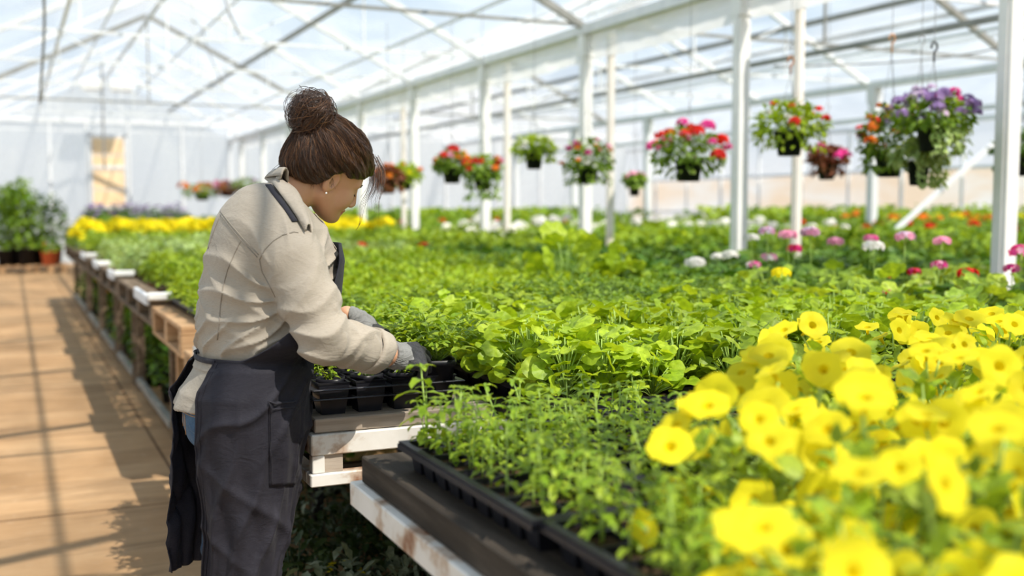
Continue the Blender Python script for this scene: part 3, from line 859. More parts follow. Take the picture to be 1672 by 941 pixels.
# --- apron: one conforming sheet wrapped round front and sides
def prof_at(tab, z):
    t = sorted(tab)
    return [float(np.interp(z, [r[0] for r in t], [r[k] for r in t])) for k in (1, 2, 3)]
def apron_pt(th, z, off):
    if z < 0.97: cx, rx, ry = prof_at(LOWER, z)
    else: cx, rx, ry = prof_at(TORSO, z)
    c, s = math.cos(th), math.sin(th)
    r = 1.0 / math.sqrt((c / (rx + off)) ** 2 + (s / (ry + off)) ** 2)
    return Vector((cx + r * c, YC + r * s, z))
def ztop(th):
    a = math.degrees(th); a = abs(a)
    k = min(1, max(0, (112 - a) / 45)); k = k * k * (3 - 2 * k)
    return 0.992 + 0.10 * k + (0.17 * min(1, max(0, (58 - a) / 18)) if a < 58 else 0)
T0, T1 = math.radians(-135), math.radians(156)
def apron_surf(th, v, off):
    zt = ztop(th); z = 0.43 + (zt - 0.43) * v
    p = apron_pt(th, z, off)
    low = max(0, min(1, (0.96 - z) / 0.35))
    a = math.degrees(th)
    # drapery: folds that start at the tie and swing forward and down
    ph = th * 9 + (0.96 - z) * 7.0 + 0.7 * math.sin(z * 13 + th * 3)
    f = (1 - abs(math.sin(ph))) ** 2 * 0.015 * low + 0.004 * math.sin(th * 17 + z * 21) * low
    f += (1 - abs(math.sin(th * 4.2 - z * 24 + 0.8 * math.sin(th * 5)))) ** 3 * 0.013 * math.exp(-((z - 0.87) / 0.09) ** 2)
    f += (1 - abs(math.sin(th * 2.6 + z * 19 + 1.2))) ** 3 * 0.010 * math.exp(-((z - 0.62) / 0.13) ** 2)
    edge = max(0, (a - 115) / 36) * 0.042 * max(0, min(1, (0.78 - z) / 0.2))
    n = Vector((p.x - prof_at(LOWER, min(z, .99))[0], p.y - YC, 0)).normalized()
    q = p + n * (f + edge)
    if z > 0.985: q = q + n * (0.030 * min(1, (z - 0.985) / 0.045))
    return q
m = MB(); NU, NV = 170, 110; vs = []; fs = []
for i in range(NU + 1):
    th = T0 + (T1 - T0) * i / NU
    for j in range(NV + 1): vs.append(apron_surf(th, j / NV, 0.007))
for i in range(NU):
    for j in range(NV):
        k = i * (NV + 1) + j; fs.append((k, k + NV + 1, k + NV + 2, k + 1))
m.add(vs, fs)
apron = wpart(m.build('apron', M['apron'], smooth=True))
md = apron.modifiers.new('thick', 'SOLIDIFY'); md.thickness = 0.003; md.offset = 0
BV_A = bvh_of(apron)
def surf_strip(bv, px_a, px_b, off, nv=16):
    """sheet on a body surface between two photo outlines"""
    m = MB(); vs = []; k = len(px_a)
    rows = []
    for (xa, ya), (xb, yb) in zip(px_a, px_b):
        r = []
        for j in range(nv + 1):
            h = hit(bv, xa + (xb - xa) * j / nv, ya + (yb - ya) * j / nv, off)
            if h is None: h = r[-1] if r else None
            r.append(h)
        rows.append(r)
    rows = [r for r in rows if all(h is not None for h in r)]
    for r in rows: vs += r
    fs = []
    for i in range(len(rows) - 1):
        for j in range(nv):
            q = i * (nv + 1) + j; fs.append((q, q + 1, q + nv + 2, q + nv + 1))
    m.add(vs, fs); return m
ysl = list(range(656, 798, 6))
pk = surf_strip(BV_A, [(438, y) for y in ysl], [(489 - max(0, (y - 700)) * 0.10, y - 2) for y in ysl], 0.0045).build('apron_pocket', M['apron'], smooth=True)
pk.parent = apron
md = pk.modifiers.new('thick', 'SOLIDIFY'); md.thickness = 0.003; md.offset = 1
m = MB()
def ap_line(pts, r=0.0011):
    o = []
    for (x0, y0), (x1, y1) in zip(pts[:-1], pts[1:]):
        k = max(2, int(math.hypot(x1 - x0, y1 - y0) / 6))
        for i in range(k):
            h = hit(BV_A, x0 + (x1 - x0) * i / k, y0 + (y1 - y0) * i / k, 0.0082)
            if h is not None: o.append(h)
    if len(o) > 1: m.tube(o, r, 4)
ap_line([(440, 660), (440, 796)]); ap_line([(440, 667), (487, 665)]); ap_line([(440, 658), (489, 656)], 0.0016)
sm_ = m.build('pocket_stitching', M['apron_strap'], smooth=True); sm_.parent = apron
# edge hem of the apron
m = MB()
m.tube([apron_surf(T0, j / 60, 0.008) for j in range(61)], 0.0032, 6)
m.tube([apron_surf(T0 + 0.075, j / 60, 0.0092) for j in range(60)], 0.0011, 4)
hm = m.build('apron_hem', M['apron'], smooth=True); hm.parent = apron
for o in (pk, sm_, hm): pass

# waist band, ties, neck strap
def ribbon(mb, pts, w, nrm_fn, mi=0):
    vs = []; fs = []; n = len(pts)
    for i, p in enumerate(pts):
        t = (pts[min(i + 1, n - 1)] - pts[max(i - 1, 0)]).normalized()
        s = t.cross(nrm_fn(i, p)).normalized() * (w / 2)
        vs += [p - s, p + s]
    for i in range(n - 1): fs.append((2 * i, 2 * i + 1, 2 * i + 3, 2 * i + 2))
    mb.add(vs, fs, mi)
m = MB()
pts = [apron_pt(T0 + (2 * PI - (T1 - T0)) * -(i / 14), 0.985, 0.008) for i in range(15)]
ribbon(m, pts, 0.013, lambda i, p: Vector((p.x - 0.555, p.y - YC, 0)).normalized())
tb = wpart(m.build('waist_tie', M['apron_strap'], smooth=True)); md = tb.modifiers.new('t', 'SOLIDIFY'); md.thickness = 0.003
d0 = 2.72
def tie(pp, w, nm='apron_tie'):
    m = MB(); ribbon(m, smooth_pts([P(*q) for q in pp]), w, lambda i, p: (CAMP - p).normalized() + a_ * 0.0)
    o = wpart(m.build(nm, M['apron_strap'], smooth=True)); md = o.modifiers.new('t', 'SOLIDIFY'); md.thickness = 0.002
    return o
kx = P(331, 577, 2.70)
tie([(333, 576, 2.68), (322, 600, 2.68), (306, 625, 2.70), (299, 645, 2.74), (302, 628, 2.75), (312, 600, 2.73), (328, 579, 2.69)], 0.009)
tie([(331, 578, 2.70), (312, 590, 2.72), (298, 625, 2.74), (291, 665, 2.75), (287, 705, 2.75), (284, 745, 2.75)], 0.013)
m = MB(); m.tube(smooth_pts([P(325, 572, 2.68), P(331, 575, 2.67), P(336, 581, 2.67)]), [0.004] * 2 + [0.009] * 13 + [0.006] * 2, 8)
wpart(m.build('tie_knot', M['apron_strap'], smooth=True))
m = MB(); pts = []
for x, y in ((433, 296), (438, 303), (447, 315), (459, 331), (470, 346), (481, 363)):
    h = hit(BV_S, x, y, 0.004)
    if h is not None: pts.append(h)
if len(pts) > 2:
    pts = smooth_pts(pts, 4)
    ribbon(m, pts, 0.015, lambda i, p: BV_S.find_nearest(p)[1])
    o = wpart(m.build('neck_strap', M['apron_strap'], smooth=True)); md = o.modifiers.new('t', 'SOLIDIFY'); md.thickness = 0.003
# button placket down the front edge of the shirt
m = MB(); rows = []
for j in range(26):
    z = 1.335 - j * 0.010
    c, n, i_, t_ = BV_S.ray_cast(Vector((1.4, YC - 0.012, z)), Vector((-1, 0, 0)))
    if c is not None: rows.append((c + Vector((0.003, -0.016, 0)), c + Vector((0.005, 0, 0)), c + Vector((0.003, 0.016, 0))))
vs = [p for r in rows for p in r]; fs = []
for i in range(len(rows) - 1):
    for j in range(2): k = i * 3 + j; fs.append((k, k + 1, k + 4, k + 3))
m.add(vs, fs); o = wpart(m.build('button_placket', M['linen_light'], smooth=True)); md = o.modifiers.new('t', 'SOLIDIFY'); md.thickness = 0.003

# --- gloves
def glove(Hh, Wp, E_, name, gap):
    W0, ch, th = Hh
    ax = (W0(0.1, 0, 0) - W0(0, 0, 0)).normalized()
    fa = (Wp - E_).normalized()
    def fn(Q):
        d = sd_hand(Q, Hh, 0.0018)
        al = (Q - A(Wp)) @ A(ax)
        c = chain(Q, [Wp - fa * 0.012, W0(0.035, 0, 0)], [0.034, 0.031])
        c = c - 0.0012 * np.sin(al * 520) * (al < 0.02) - 0.003 * np.exp(-((al - 0.012) / 0.006) ** 2)
        d = smin(d, c, 0.010)
        return smax(d, ((A(Wp - fa * gap) - Q) @ A(fa)), 0.002)
    def mf(C):
        q = C - np.array(tuple(Wp)); al = q @ np.array(tuple(ax)); up = q @ np.array((0, 0, 1.0))
        lim = 0.050 + 0.55 * up + 0.006 * np.sin(q[:, 1] * 190) + 0.004 * np.sin(q[:, 0] * 260 + q[:, 2] * 90)
        return (al > lim) | ((up < -0.012) & (al > 0.035))
    lo = np.min([tuple(p) for c in ch for p in c] + [tuple(Wp - fa * 0.05)] + [tuple(p) for p in th], 0) - 0.045
    hi = np.max([tuple(p) for c in ch for p in c] + [tuple(Wp - fa * 0.05)] + [tuple(p) for p in th], 0) + 0.045
    o = net_obj('glove', fn, lo, hi, 0.0016, [M['knit'], M['coat']], None, mf)
    return wpart(o)
glove(HRt, WR, ER, 'glove', 0.002); glove(HLt, WL, EL, 'glove', 0.006)

# --- hair
HC = H(-0.004, 0, 0.060)
BUN = P(511, 192, 2.705)
bax = (BUN - HC).normalized()
bu = bax.orthogonal().normalized(); bv_ = bax.cross(bu)
def sd_hair(Q):
    q = loc_head(Q); f, l, u = q[..., 0], q[..., 1], q[..., 2]
    d = sd_ell(q, (-0.012, 0, 0.054), (0.112, 0.093, 0.094))
    d = smin(d, sd_ell(q, (-0.055, 0, 0.00), (0.066, 0.076, 0.066)), 0.05)
    d = smin(d, sd_cap(Q, HC + bax * 0.08, HC + bax * 0.115, 0.05, 0.035), 0.04)
    r = Q - A(HC); an = np.arctan2(r @ A(bv_), r @ A(bu)); el = (r @ A(bax)) / (np.sqrt((r ** 2).sum(-1)) + 1e-6)
    d = d + 0.0022 * np.sin(an * 26 + 2 * np.sin(el * 5)) * (1 - np.clip(el, 0, 1) ** 4) + 0.0012 * np.sin(an * 61 + el * 7) + 0.003 * np.sin(an * 9 + el * 3)
    line = np.interp(f, [-0.12, -0.06, -0.03, -0.012, 0.012, 0.03, 0.06, 0.12], [-0.046, -0.038, -0.026, 0.022, 0.042, 0.034, 0.046, 0.080])
    return smax(d, line - u, 0.012)
hair_lo = np.array(tuple(HE)) - 0.18; hair_hi = np.array(tuple(HE)) + 0.24
hair = wpart(net_obj('hair', sd_hair, hair_lo, hair_hi, 0.0030, M['hair_base'], None))
BV_H = bvh_of(hair)
rnd = random.Random(11)
m = MB()
for i in range(2300):
    w = rnd.uniform(0, 2 * PI)
    base_dir = (bu * math.cos(w) + bv_ * math.sin(w))
    a0 = rnd.uniform(0.30, 0.55); a1 = rnd.uniform(1.1, 2.25)
    pts = []; off = rnd.uniform(-0.0002, 0.0018); sw = rnd.uniform(-0.16, 0.16); k = 11
    for j in range(k):
        t = j / (k - 1); a = a0 + (a1 - a0) * t
        ww = w + sw * math.sin(t * PI) + 0.05 * math.sin(t * 9 + i)
        bd = bu * math.cos(ww) + bv_ * math.sin(ww)
        dr = bax * math.cos(a) + bd * math.sin(a)
        c, n, ix, dd = BV_H.ray_cast(HC + dr * 0.3, -dr)
        if c is None: break
        q = loc_head(np.array([tuple(c)], dtype=np.float32))[0]
        if n.dot(dr) < 0.30: break
        pts.append(c + n * (off + 0.0015 * math.sin(t * 7 + i)))
    if len(pts) > 5: pts.pop(); m.tube(pts, rnd.choice([0.00035, 0.0004, 0.0005, 0.0008]), 3, r1=0.0003)
st = m.build('hair_strand', M['hair'], smooth=True); st.parent = hair
# bun: coils of locks round an inner ball, then wild loops
m = MB()
def coil(c, R0, turns, r, n, tilt, sq, jit, rr):
    ax = Vector((rr.uniform(-1, 1), rr.uniform(-1, 1), rr.uniform(-1, 1))).normalized()
    ax = (bax * (1 - tilt) + ax * tilt).normalized(); u = ax.orthogonal().normalized(); v = ax.cross(u)
    t0 = rr.uniform(0, 2 * PI); hgt = rr.uniform(-0.7, 0.7); pts = []
    for j in range(n):
        t = j / (n - 1); a = t0 + turns * 2 * PI * t
        h = hgt + 0.25 * math.sin(a * 1.3 + t0); R = R0 * math.sqrt(max(0.15, 1 - h * h)) * (1 + jit * math.sin(a * 2.1 + t0 * 3))
        pts.append(c + (u * math.cos(a) + v * math.sin(a)) * R + ax * h * R0 * sq)
    return pts
bm_ = BUN + bax * 0.002
def sd_bun(Q):
    d = sd_ell(Q, bm_, (0.050, 0.050, 0.052))
    d = smin(d, sd_ell(Q, bm_ + bax * 0.022 + bu * 0.01, (0.038, 0.038, 0.038)), 0.02)
    d = smin(d, sd_cap(Q, HC + bax * 0.09, bm_, 0.034, 0.04), 0.02)
    r = Q - A(bm_); an = np.arctan2(r @ A(bv_), r @ A(bu))
    return d + 0.003 * np.sin(an * 5 + (r @ A(bax)) * 110) + 0.002 * np.sin(an * 19 - (r @ A(bax)) * 160)
bun = net_obj('hair_bun', sd_bun, np.array(tuple(bm_)) - 0.1, np.array(tuple(bm_)) + 0.1, 0.0025, M['hair_base'], None)
wpart(bun)
for i in range(46): m.tube(coil(bm_, rnd.uniform(0.044, 0.053), rnd.uniform(0.3, 0.7), 0, 16, rnd.uniform(0.1, 0.6), 1.0, 0.08, rnd), [0.002] + [rnd.uniform(0.0035, 0.0065)] * 14 + [0.0015], 6)
for i in range(420): m.tube(coil(bm_ + bax * rnd.uniform(-0.005, 0.014), rnd.uniform(0.046, 0.063), rnd.uniform(0.25, 0.8), 0, 14, rnd.uniform(0.0, 0.8), 1.05, 0.10, rnd), rnd.uniform(0.0004, 0.0009), 3, r1=0.0003)
for i in range(26):
    c = bm_ + bax * rnd.uniform(0.02, 0.04) + bu * rnd.uniform(-0.02, 0.02)
    m.tube(coil(c, rnd.uniform(0.035, 0.05), rnd.uniform(0.25, 0.6), 0, 14, 0.9, 1.0, 0.15, rnd), rnd.uniform(0.0005, 0.0011), 4, r1=0.0003)
for dx in range(4):
    m.tube(smooth_pts([P(505 + dx * 3, 165 + dx, 2.78), P(512, 150 + dx * 2, 2.77), P(527, 146 + dx * 2, 2.77), P(537 - dx, 158, 2.78), P(541 - dx, 175, 2.78), P(536, 190, 2.79)]), 0.0014, 4, r1=0.0006)
for q in ([(490, 175, 2.78), (478, 172, 2.77), (468, 183, 2.76)], [(486, 190, 2.77), (476, 182, 2.76), (470, 181, 2.75)], [(485, 215, 2.77), (478, 204, 2.76), (473, 200, 2.76)], [(500, 160, 2.79), (494, 152, 2.78), (503, 143, 2.78), (516, 144, 2.77)], [(540, 170, 2.78), (548, 178, 2.78), (546, 192, 2.78)]):
    m.tube(smooth_pts([P(*p) for p in q]), 0.0009, 4, r1=0.0003)
bs = m.build('bun_strand', M['hair'], smooth=True); bs.parent = bun
# loose locks by the face and wisps at the nape
m = MB()
for i in range(60):
    s = rnd.random(); t = rnd.random()
    x0 = 596 + 22 * s; y0 = 250 + 14 * rnd.random(); dep = 2.84 + 0.05 * rnd.random()
    ln = rnd.choice([0.5, 0.6, 0.75, 0.75, 1.0]); xe = 588 + 42 * s + rnd.uniform(-6, 6)
    pts = [(x0, y0, dep), (x0 + 5 + 6 * s, y0 + 22, dep), (x0 + 6 + 5 * s, y0 + 45, dep - .01), (x0 - 2 + (xe - x0) * .6, y0 + 68, dep - .01), (xe - 6, y0 + 96, dep - .02)]
    k = max(3, int(round(5 * ln)))
    m.tube(smooth_pts([P(*p) for p in pts[:k]], 5), rnd.uniform(0.0003, 0.0007), 3, r1=0.0002)
for i in range(5):
    m.tube(smooth_pts([P(607 + i, 280, 2.86), P(600 + 3 * i, 310, 2.85), P(588 + 2 * i, 335, 2.84), P(587 + i, 360, 2.84), P(585 - i, 372 + i, 2.84)], 6), 0.0007, 4, r1=0.0002)
wpart(m.build('face_lock', M['hair'], smooth=True)); m = MB()
for i in range(34):
    y0 = 262 + 26 * rnd.random(); x0 = 459 + rnd.uniform(-3, 12)
    m.tube(smooth_pts([P(x0, y0, 2.76), P(x0 - rnd.uniform(2, 12), y0 + 8, 2.75), P(x0 - rnd.uniform(2, 24), y0 + rnd.uniform(10, 36), 2.74)], 5), rnd.uniform(0.0004, 0.0007), 4, r1=0.0002)
wpart(m.build('nape_wisp', M['hair'], smooth=True)); m = MB()
for i in range(30):
    x0 = 470 + 75 * rnd.random()
    m.tube(smooth_pts([P(x0, 288, 2.70), P(x0 + rnd.uniform(-3, 6), 298, 2.70), P(x0 + rnd.uniform(-4, 9), 300 + rnd.uniform(0, 10), 2.705)], 4), 0.0005, 4, r1=0.0002)
wpart(m.build('temple_hair', M['hair'], smooth=True))
m = MB(); bm0 = bmesh.new(); bmesh.ops.create_uvsphere(bm0, u_segments=10, v_segments=8, radius=0.0028)
m.add([v.co + H(0.000, -0.0785, -0.027) for v in bm0.verts], [[v.index for v in f.verts] for f in bm0.faces]); bm0.free()
wpart(m.build('earring', M['pearl'], smooth=True))
BV_B = bvh_of(body)
for nm, prm in (('eyebrow', (0.028, 0.046, 0.0011)), ('eyelash', (0.010, 0.038, 0.0007))):
    for sd in (-1, 1):
        m = MB()
        for i in range(26 if nm == 'eyebrow' else 16):
            t = i / 25 if nm == 'eyebrow' else i / 15
            l = sd * (0.012 + 0.036 * t); u = (0.034 + 0.006 * math.sin(t * PI) - 0.004 * t) if nm == 'eyebrow' else (0.006 - 0.003 * math.sin(t * PI))
            c, n, ix, dd = BV_B.ray_cast(H(0.16, l * .93, u * .93), -HF)
            if c is None: continue
            if nm == 'eyebrow': m.tube([c + n * 0.0003, c + HL * sd * 0.005 + HU * 0.0025 + n * 0.001], 0.0006, 3, r1=0.0002)
            else: m.tube([c, c + HF * 0.005 - HU * 0.003, c + HF * 0.008 - HU * 0.002], 0.0004, 3, r1=0.0001)
        if m.v: wpart(m.build(nm, M['hair_base'], smooth=True))
for o in (pk, sm_, hm):
    o.matrix_parent_inverse = Matrix.Identity(4)
# ---------------------------------------------------------------- plant materials
def leaf_mat(name, c0, c1, tr=0.4, rough=0.45, spec=0.35, yellow=(1.25, 1.1, 0.45), mott=1.0):
    m, nt, out = new_mat(name)
    g = nt.nodes.new('ShaderNodeNewGeometry'); oi = nt.nodes.new('ShaderNodeObjectInfo')
    c = ramp(nt, g.outputs['Random Per Island'], [(0.0, c0), (1.0, c1)])
    hs = nt.nodes.new('ShaderNodeHueSaturation')
    mr = nt.nodes.new('ShaderNodeMapRange'); nt.links.new(oi.outputs['Random'], mr.inputs['Value'])
    mr.inputs['To Min'].default_value = 0.82; mr.inputs['To Max'].default_value = 1.15
    nt.links.new(c, hs.inputs['Color']); nt.links.new(mr.outputs[0], hs.inputs['Value'])
    n = noise(nt, 70, 4, 0.6)
    c = mix(nt, hs.outputs['Color'], ramp(nt, n, [(0.35, (0.66, 0.70, 0.60)), (0.62, (1.10, 1.08, 1.0))]), mott, 'MULTIPLY')
    b = bsdf(nt, None, c, rough, spec, bump=n, bstr=0.25, bdist=0.004)
    tl = nt.nodes.new('ShaderNodeBsdfTranslucent')
    nt.links.new(mix(nt, c, yellow, 1.0, 'MULTIPLY'), tl.inputs['Color'])
    ms = nt.nodes.new('ShaderNodeMixShader'); ms.inputs[0].default_value = tr
    nt.links.new(b.outputs['BSDF'], ms.inputs[1]); nt.links.new(tl.outputs[0], ms.inputs[2])
    nt.links.new(ms.outputs[0], out.inputs['Surface'])
    return m
def petal(name, c0, c1, tr=0.35):
    return leaf_mat(name, c0, c1, tr, 0.6, 0.2, (1.08, 1.03, 0.9), 0.0)
M['lf_mid'] = leaf_mat('leaf_mid_green', (0.14, 0.27, 0.022), (0.34, 0.50, 0.055))
M['lf_lime'] = leaf_mat('leaf_lime', (0.30, 0.46, 0.018), (0.56, 0.70, 0.06))
M['lf_fresh'] = leaf_mat('leaf_fresh', (0.24, 0.40, 0.022), (0.48, 0.61, 0.06))
M['lf_dark'] = leaf_mat('leaf_dark', (0.055, 0.15, 0.012), (0.19, 0.33, 0.035), 0.3)
M['lf_pale'] = leaf_mat('leaf_pale', (0.36, 0.52, 0.17), (0.58, 0.70, 0.32))
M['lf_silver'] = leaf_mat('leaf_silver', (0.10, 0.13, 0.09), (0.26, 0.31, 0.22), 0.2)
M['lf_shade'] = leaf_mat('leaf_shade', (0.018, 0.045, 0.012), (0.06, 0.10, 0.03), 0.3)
M['lf_red'] = leaf_mat('leaf_bronze', (0.20, 0.05, 0.03), (0.34, 0.13, 0.05), 0.3)
M['p_yellow'] = petal('petal_yellow', (0.94, 0.80, 0.005), (0.98, 0.90, 0.04), 0.5)
M['p_throat'] = petal('petal_throat', (0.80, 0.62, 0.0), (0.86, 0.70, 0.01), 0.4)
M['p_pink'] = petal('petal_pink', (0.85, 0.30, 0.52), (0.95, 0.52, 0.68))
M['p_magenta'] = petal('petal_magenta', (0.78, 0.03, 0.30), (0.92, 0.10, 0.42))
M['p_white'] = petal('petal_white', (0.88, 0.86, 0.84), (0.96, 0.95, 0.94))
M['p_red'] = petal('petal_red', (0.72, 0.015, 0.015), (0.90, 0.05, 0.03))
M['p_orange'] = petal('petal_orange', (0.88, 0.17, 0.02), (0.95, 0.36, 0.04))
M['p_purple'] = petal('petal_purple', (0.30, 0.18, 0.46), (0.48, 0.33, 0.62))
M['p_lilac'] = petal('petal_lilac', (0.66, 0.50, 0.74), (0.85, 0.72, 0.88))

# ---------------------------------------------------------------- leaf and flower builders
def frame(d, up=Vector((0, 0, 1))):
    d = d.normalized(); s = d.cross(up)
    if s.length < 1e-4: s = d.orthogonal()
    s.normalize(); return d, s, s.cross(d).normalized()
SH = {'lance': (0.05, 0.75, 1.0, 0.8, 0.45, 0.02), 'ovate': (0.08, 0.9, 1.0, 0.82, 0.45, 0.03), 'spoon': (0.10, 0.22, 0.65, 1.0, 0.85, 0.12),
      'thin': (0.5, 0.9, 1.0, 0.9, 0.6, 0.05), 'tooth': (0.08, 0.62, 1.0, 0.66, 0.78, 0.02)}
def leaf(mb, b, d, L, W, bend=0.6, shape='ovate', fold=0.25, mi=0, twist=0.0, rr=random):
    pr = SH[shape]; n = len(pr)
    t, s, u = frame(Vector(d))
    if twist: s = (s * math.cos(twist) + u * math.sin(twist)).normalized(); u = s.cross(t)
    p = Vector(b); vs = []; fs = []; st = L / (n - 1); ang = bend / (n - 1)
    for i in range(n):
        w = pr[i] * W * 0.5; wv = 0.12 * W * rr.uniform(-1, 1) if 0 < i < n - 1 else 0
        vs += [p - s * w + u * (w * fold + wv), p, p + s * w + u * (w * fold - wv)]
        t2 = (t * math.cos(ang) - u * math.sin(ang)).normalized(); u = (u * math.cos(ang) + t * math.sin(ang)).normalized(); t = t2
        p = p + t * st
    for i in range(n - 1):
        k = i * 3; fs += [(k, k + 1, k + 4, k + 3), (k + 1, k + 2, k + 5, k + 4)]
    mb.add(vs, fs, mi)
def fan(mb, c, d, nrm, R, lobes=5, depth=0.12, cup=0.2, seg=15, mi=0, notch=0.45, ruffle=0.05, rr=random):
    """round leaf: d points from stalk to tip, nrm is the upper side"""
    d = Vector(d).normalized(); nrm = Vector(nrm); nrm = (nrm - d * nrm.dot(d))
    nrm = nrm.normalized() if nrm.length > 1e-4 else d.orthogonal().normalized()
    s = d.cross(nrm); vs = [Vector(c) - d * R * 0.25]; fs = []
    ph = rr.uniform(0, 6)
    for ringf in (0.55, 1.0):
        for j in range(seg):
            a = -PI + notch * 0.5 + (2 * PI - notch) * j / (seg - 1)
            r = R * ringf * (1 - depth * (1 - abs(math.cos(a * lobes / 2.0))) * (1 if ringf == 1 else 0.3))
            h = cup * R * ringf * ringf + ruffle * R * math.sin(a * 5 + ph) * ringf
            vs.append(Vector(c) + (d * math.cos(a) + s * math.sin(a)) * r + nrm * h)
    for j in range(seg - 1):
        fs += [(0, 1 + j, 2 + j), (1 + j, 1 + seg + j, 2 + seg + j, 2 + j)]
    mb.add(vs, fs, mi)
def floret(mb, c, nrm, R, n=5, mi=0, cup=0.25, rr=random):
    t, s, u = frame(Vector(nrm), Vector((0.3, 0.5, 0.8)))
    ph = rr.uniform(0, 6); vs = [Vector(c)]; fs = []; k = n * 3
    for j in range(k):
        a = ph + 2 * PI * j / k; r = R * (0.62 + 0.38 * abs(math.sin(1.5 * 2 * PI * j / k * n / 3 + 0.0)) if False else (0.70, 1.0, 1.0)[j % 3])
        vs.append(Vector(c) + (s * math.cos(a) + u * math.sin(a)) * r + t * (cup * R))
    for j in range(k): fs.append((0, 1 + j, 1 + (j + 1) % k))
    mb.add(vs, fs, mi)
def umbel(mb, c, R, n, mi=0, rr=random, squash=0.7, fr=0.42, mi2=None):
    for i in range(n):
        z = rr.uniform(-0.25, 1); a = rr.uniform(0, 2 * PI); q = math.sqrt(max(0, 1 - z * z))
        nrm = Vector((q * math.cos(a), q * math.sin(a), z))
        floret(mb, Vector(c) + Vector((nrm.x * R, nrm.y * R, nrm.z * R * squash)), nrm, R * fr, 5, mi if mi2 is None or rr.random() < 0.6 else mi2, 0.2, rr)
def trumpet(mb, c, nrm, R, mi=0, mi2=1, rr=random):
    """petunia: flared five-lobed disc over a funnel"""
    t, s, u = frame(Vector(nrm), Vector((0.2, 0.4, 0.9)))
    ph = rr.uniform(0, 6); seg = 20; vs = []; fs = []
    prof = [(0.07, -0.75), (0.13, -0.35), (0.26, -0.08), (0.62, 0.06), (1.0, 0.02)]
    for i, (r, h) in enumerate(prof):
        for j in range(seg):
            a = 2 * PI * j / seg
            lob = 1 - 0.13 * (1 - abs(math.cos(2.5 * a))) * (i >= 3); rf = 0.07 * math.sin(5 * a + ph) * (i == 4) + 0.04 * math.sin(9 * a + ph) * (i == 4)
            vs.append(Vector(c) + (s * math.cos(a + ph) + u * math.sin(a + ph)) * R * r * lob + t * R * (h + rf))
    for i in range(len(prof) - 1):
        for j in range(seg):
            j2 = (j + 1) % seg; fs.append((i * seg + j, i * seg + j2, (i + 1) * seg + j2, (i + 1) * seg + j))
    k = seg * 2
    mb.add(vs, fs[:k], mi2)
    mb.add(vs, fs[k:], mi)

def sph(rr, zmin=-1.0, zmax=1.0):
    z = rr.uniform(zmin, zmax); a = rr.uniform(0, 2 * PI); q = math.sqrt(1 - z * z)
    return Vector((q * math.cos(a), q * math.sin(a), z))

# each kind returns [(part name, mesh builder, materials, label or None)...]
def k_upright(seed, h=0.16, mat='lf_fresh', nst=3):
    rr = random.Random(seed); st = MB(); fo = MB()
    for i in range(nst):
        a = rr.uniform(0, 6.28); lean = rr.uniform(0.02, 0.28) if nst > 1 else 0.06; hh = h * rr.uniform(0.7, 1.1)
        pts = [Vector((math.cos(a) * (0.006 + lean * hh * t * t), math.sin(a) * (0.006 + lean * hh * t * t), hh * t)) for t in (0, .3, .6, 1)]
        st.tube(pts, 0.0021, 5, r1=0.0012)
        for q in range(6):
            t = 0.22 + 0.78 * q / 5; p = Vector((math.cos(a) * (0.006 + lean * hh * t * t), math.sin(a) * (0.006 + lean * hh * t * t), hh * t))
            k = 5 if q == 5 else 2; w0 = q * 1.57 + rr.uniform(-.4, .4)
            for j in range(k):
                w = w0 + 2 * PI * j / k; el = rr.uniform(0.2, 0.6) if q < 5 else rr.uniform(0.5, 0.9)
                L = 0.036 * rr.uniform(0.8, 1.25) * (1 - 0.30 * (q == 5)) * (1.15 - 0.2 * t) * (h / 0.13) ** 0.6
                leaf(fo, p, (math.cos(w), math.sin(w), el), L, L * 0.40, rr.uniform(0.8, 1.5), 'tooth', 0.3, rr=rr)
    return [('stem', st, ['stem'], None), ('foliage', fo, [mat], None)]
def k_feathery(seed, h=0.14, mat='lf_fresh', n=14, mat2=None):
    """bushy herb with many fine toothed leaves"""
    rr = random.Random(seed); st = MB(); fo = MB()
    for i in range(n):
        d = sph(rr, 0.45, 1.0); d.x *= 0.85; d.y *= 0.85; L = h * rr.uniform(0.65, 1.1)
        pts = [Vector((0, 0, 0.0)) + Vector((d.x * L * t, d.y * L * t, d.z * L * (t - 0.18 * t * t))) for t in (0, .33, .66, 1)]
        st.tube(pts, 0.0014, 4, r1=0.0008)
        for q in range(5):
            t = 0.35 + 0.65 * q / 4; p = Vector((d.x * L * t, d.y * L * t, d.z * L * (t - 0.18 * t * t)))
            for s in (0, 1, 2)[:3 if q == 4 else 2]:
                w = rr.uniform(0, 6.28); dd = Vector((math.cos(w), math.sin(w), rr.uniform(-0.1, 0.8))) + d * 0.6
                Lf = rr.uniform(0.022, 0.038) * h / 0.14
                leaf(fo, p, dd, Lf, Lf * 0.38, rr.uniform(0.4, 1.3), rr.choice(['tooth', 'lance', 'thin']), 0.2, 0 if mat2 is None or rr.random() < 0.8 else 1, rr.uniform(-.5, .5), rr)
    return [('stem', st, ['stem'], None), ('foliage', fo, [mat] + ([mat2] if mat2 else []), None)]
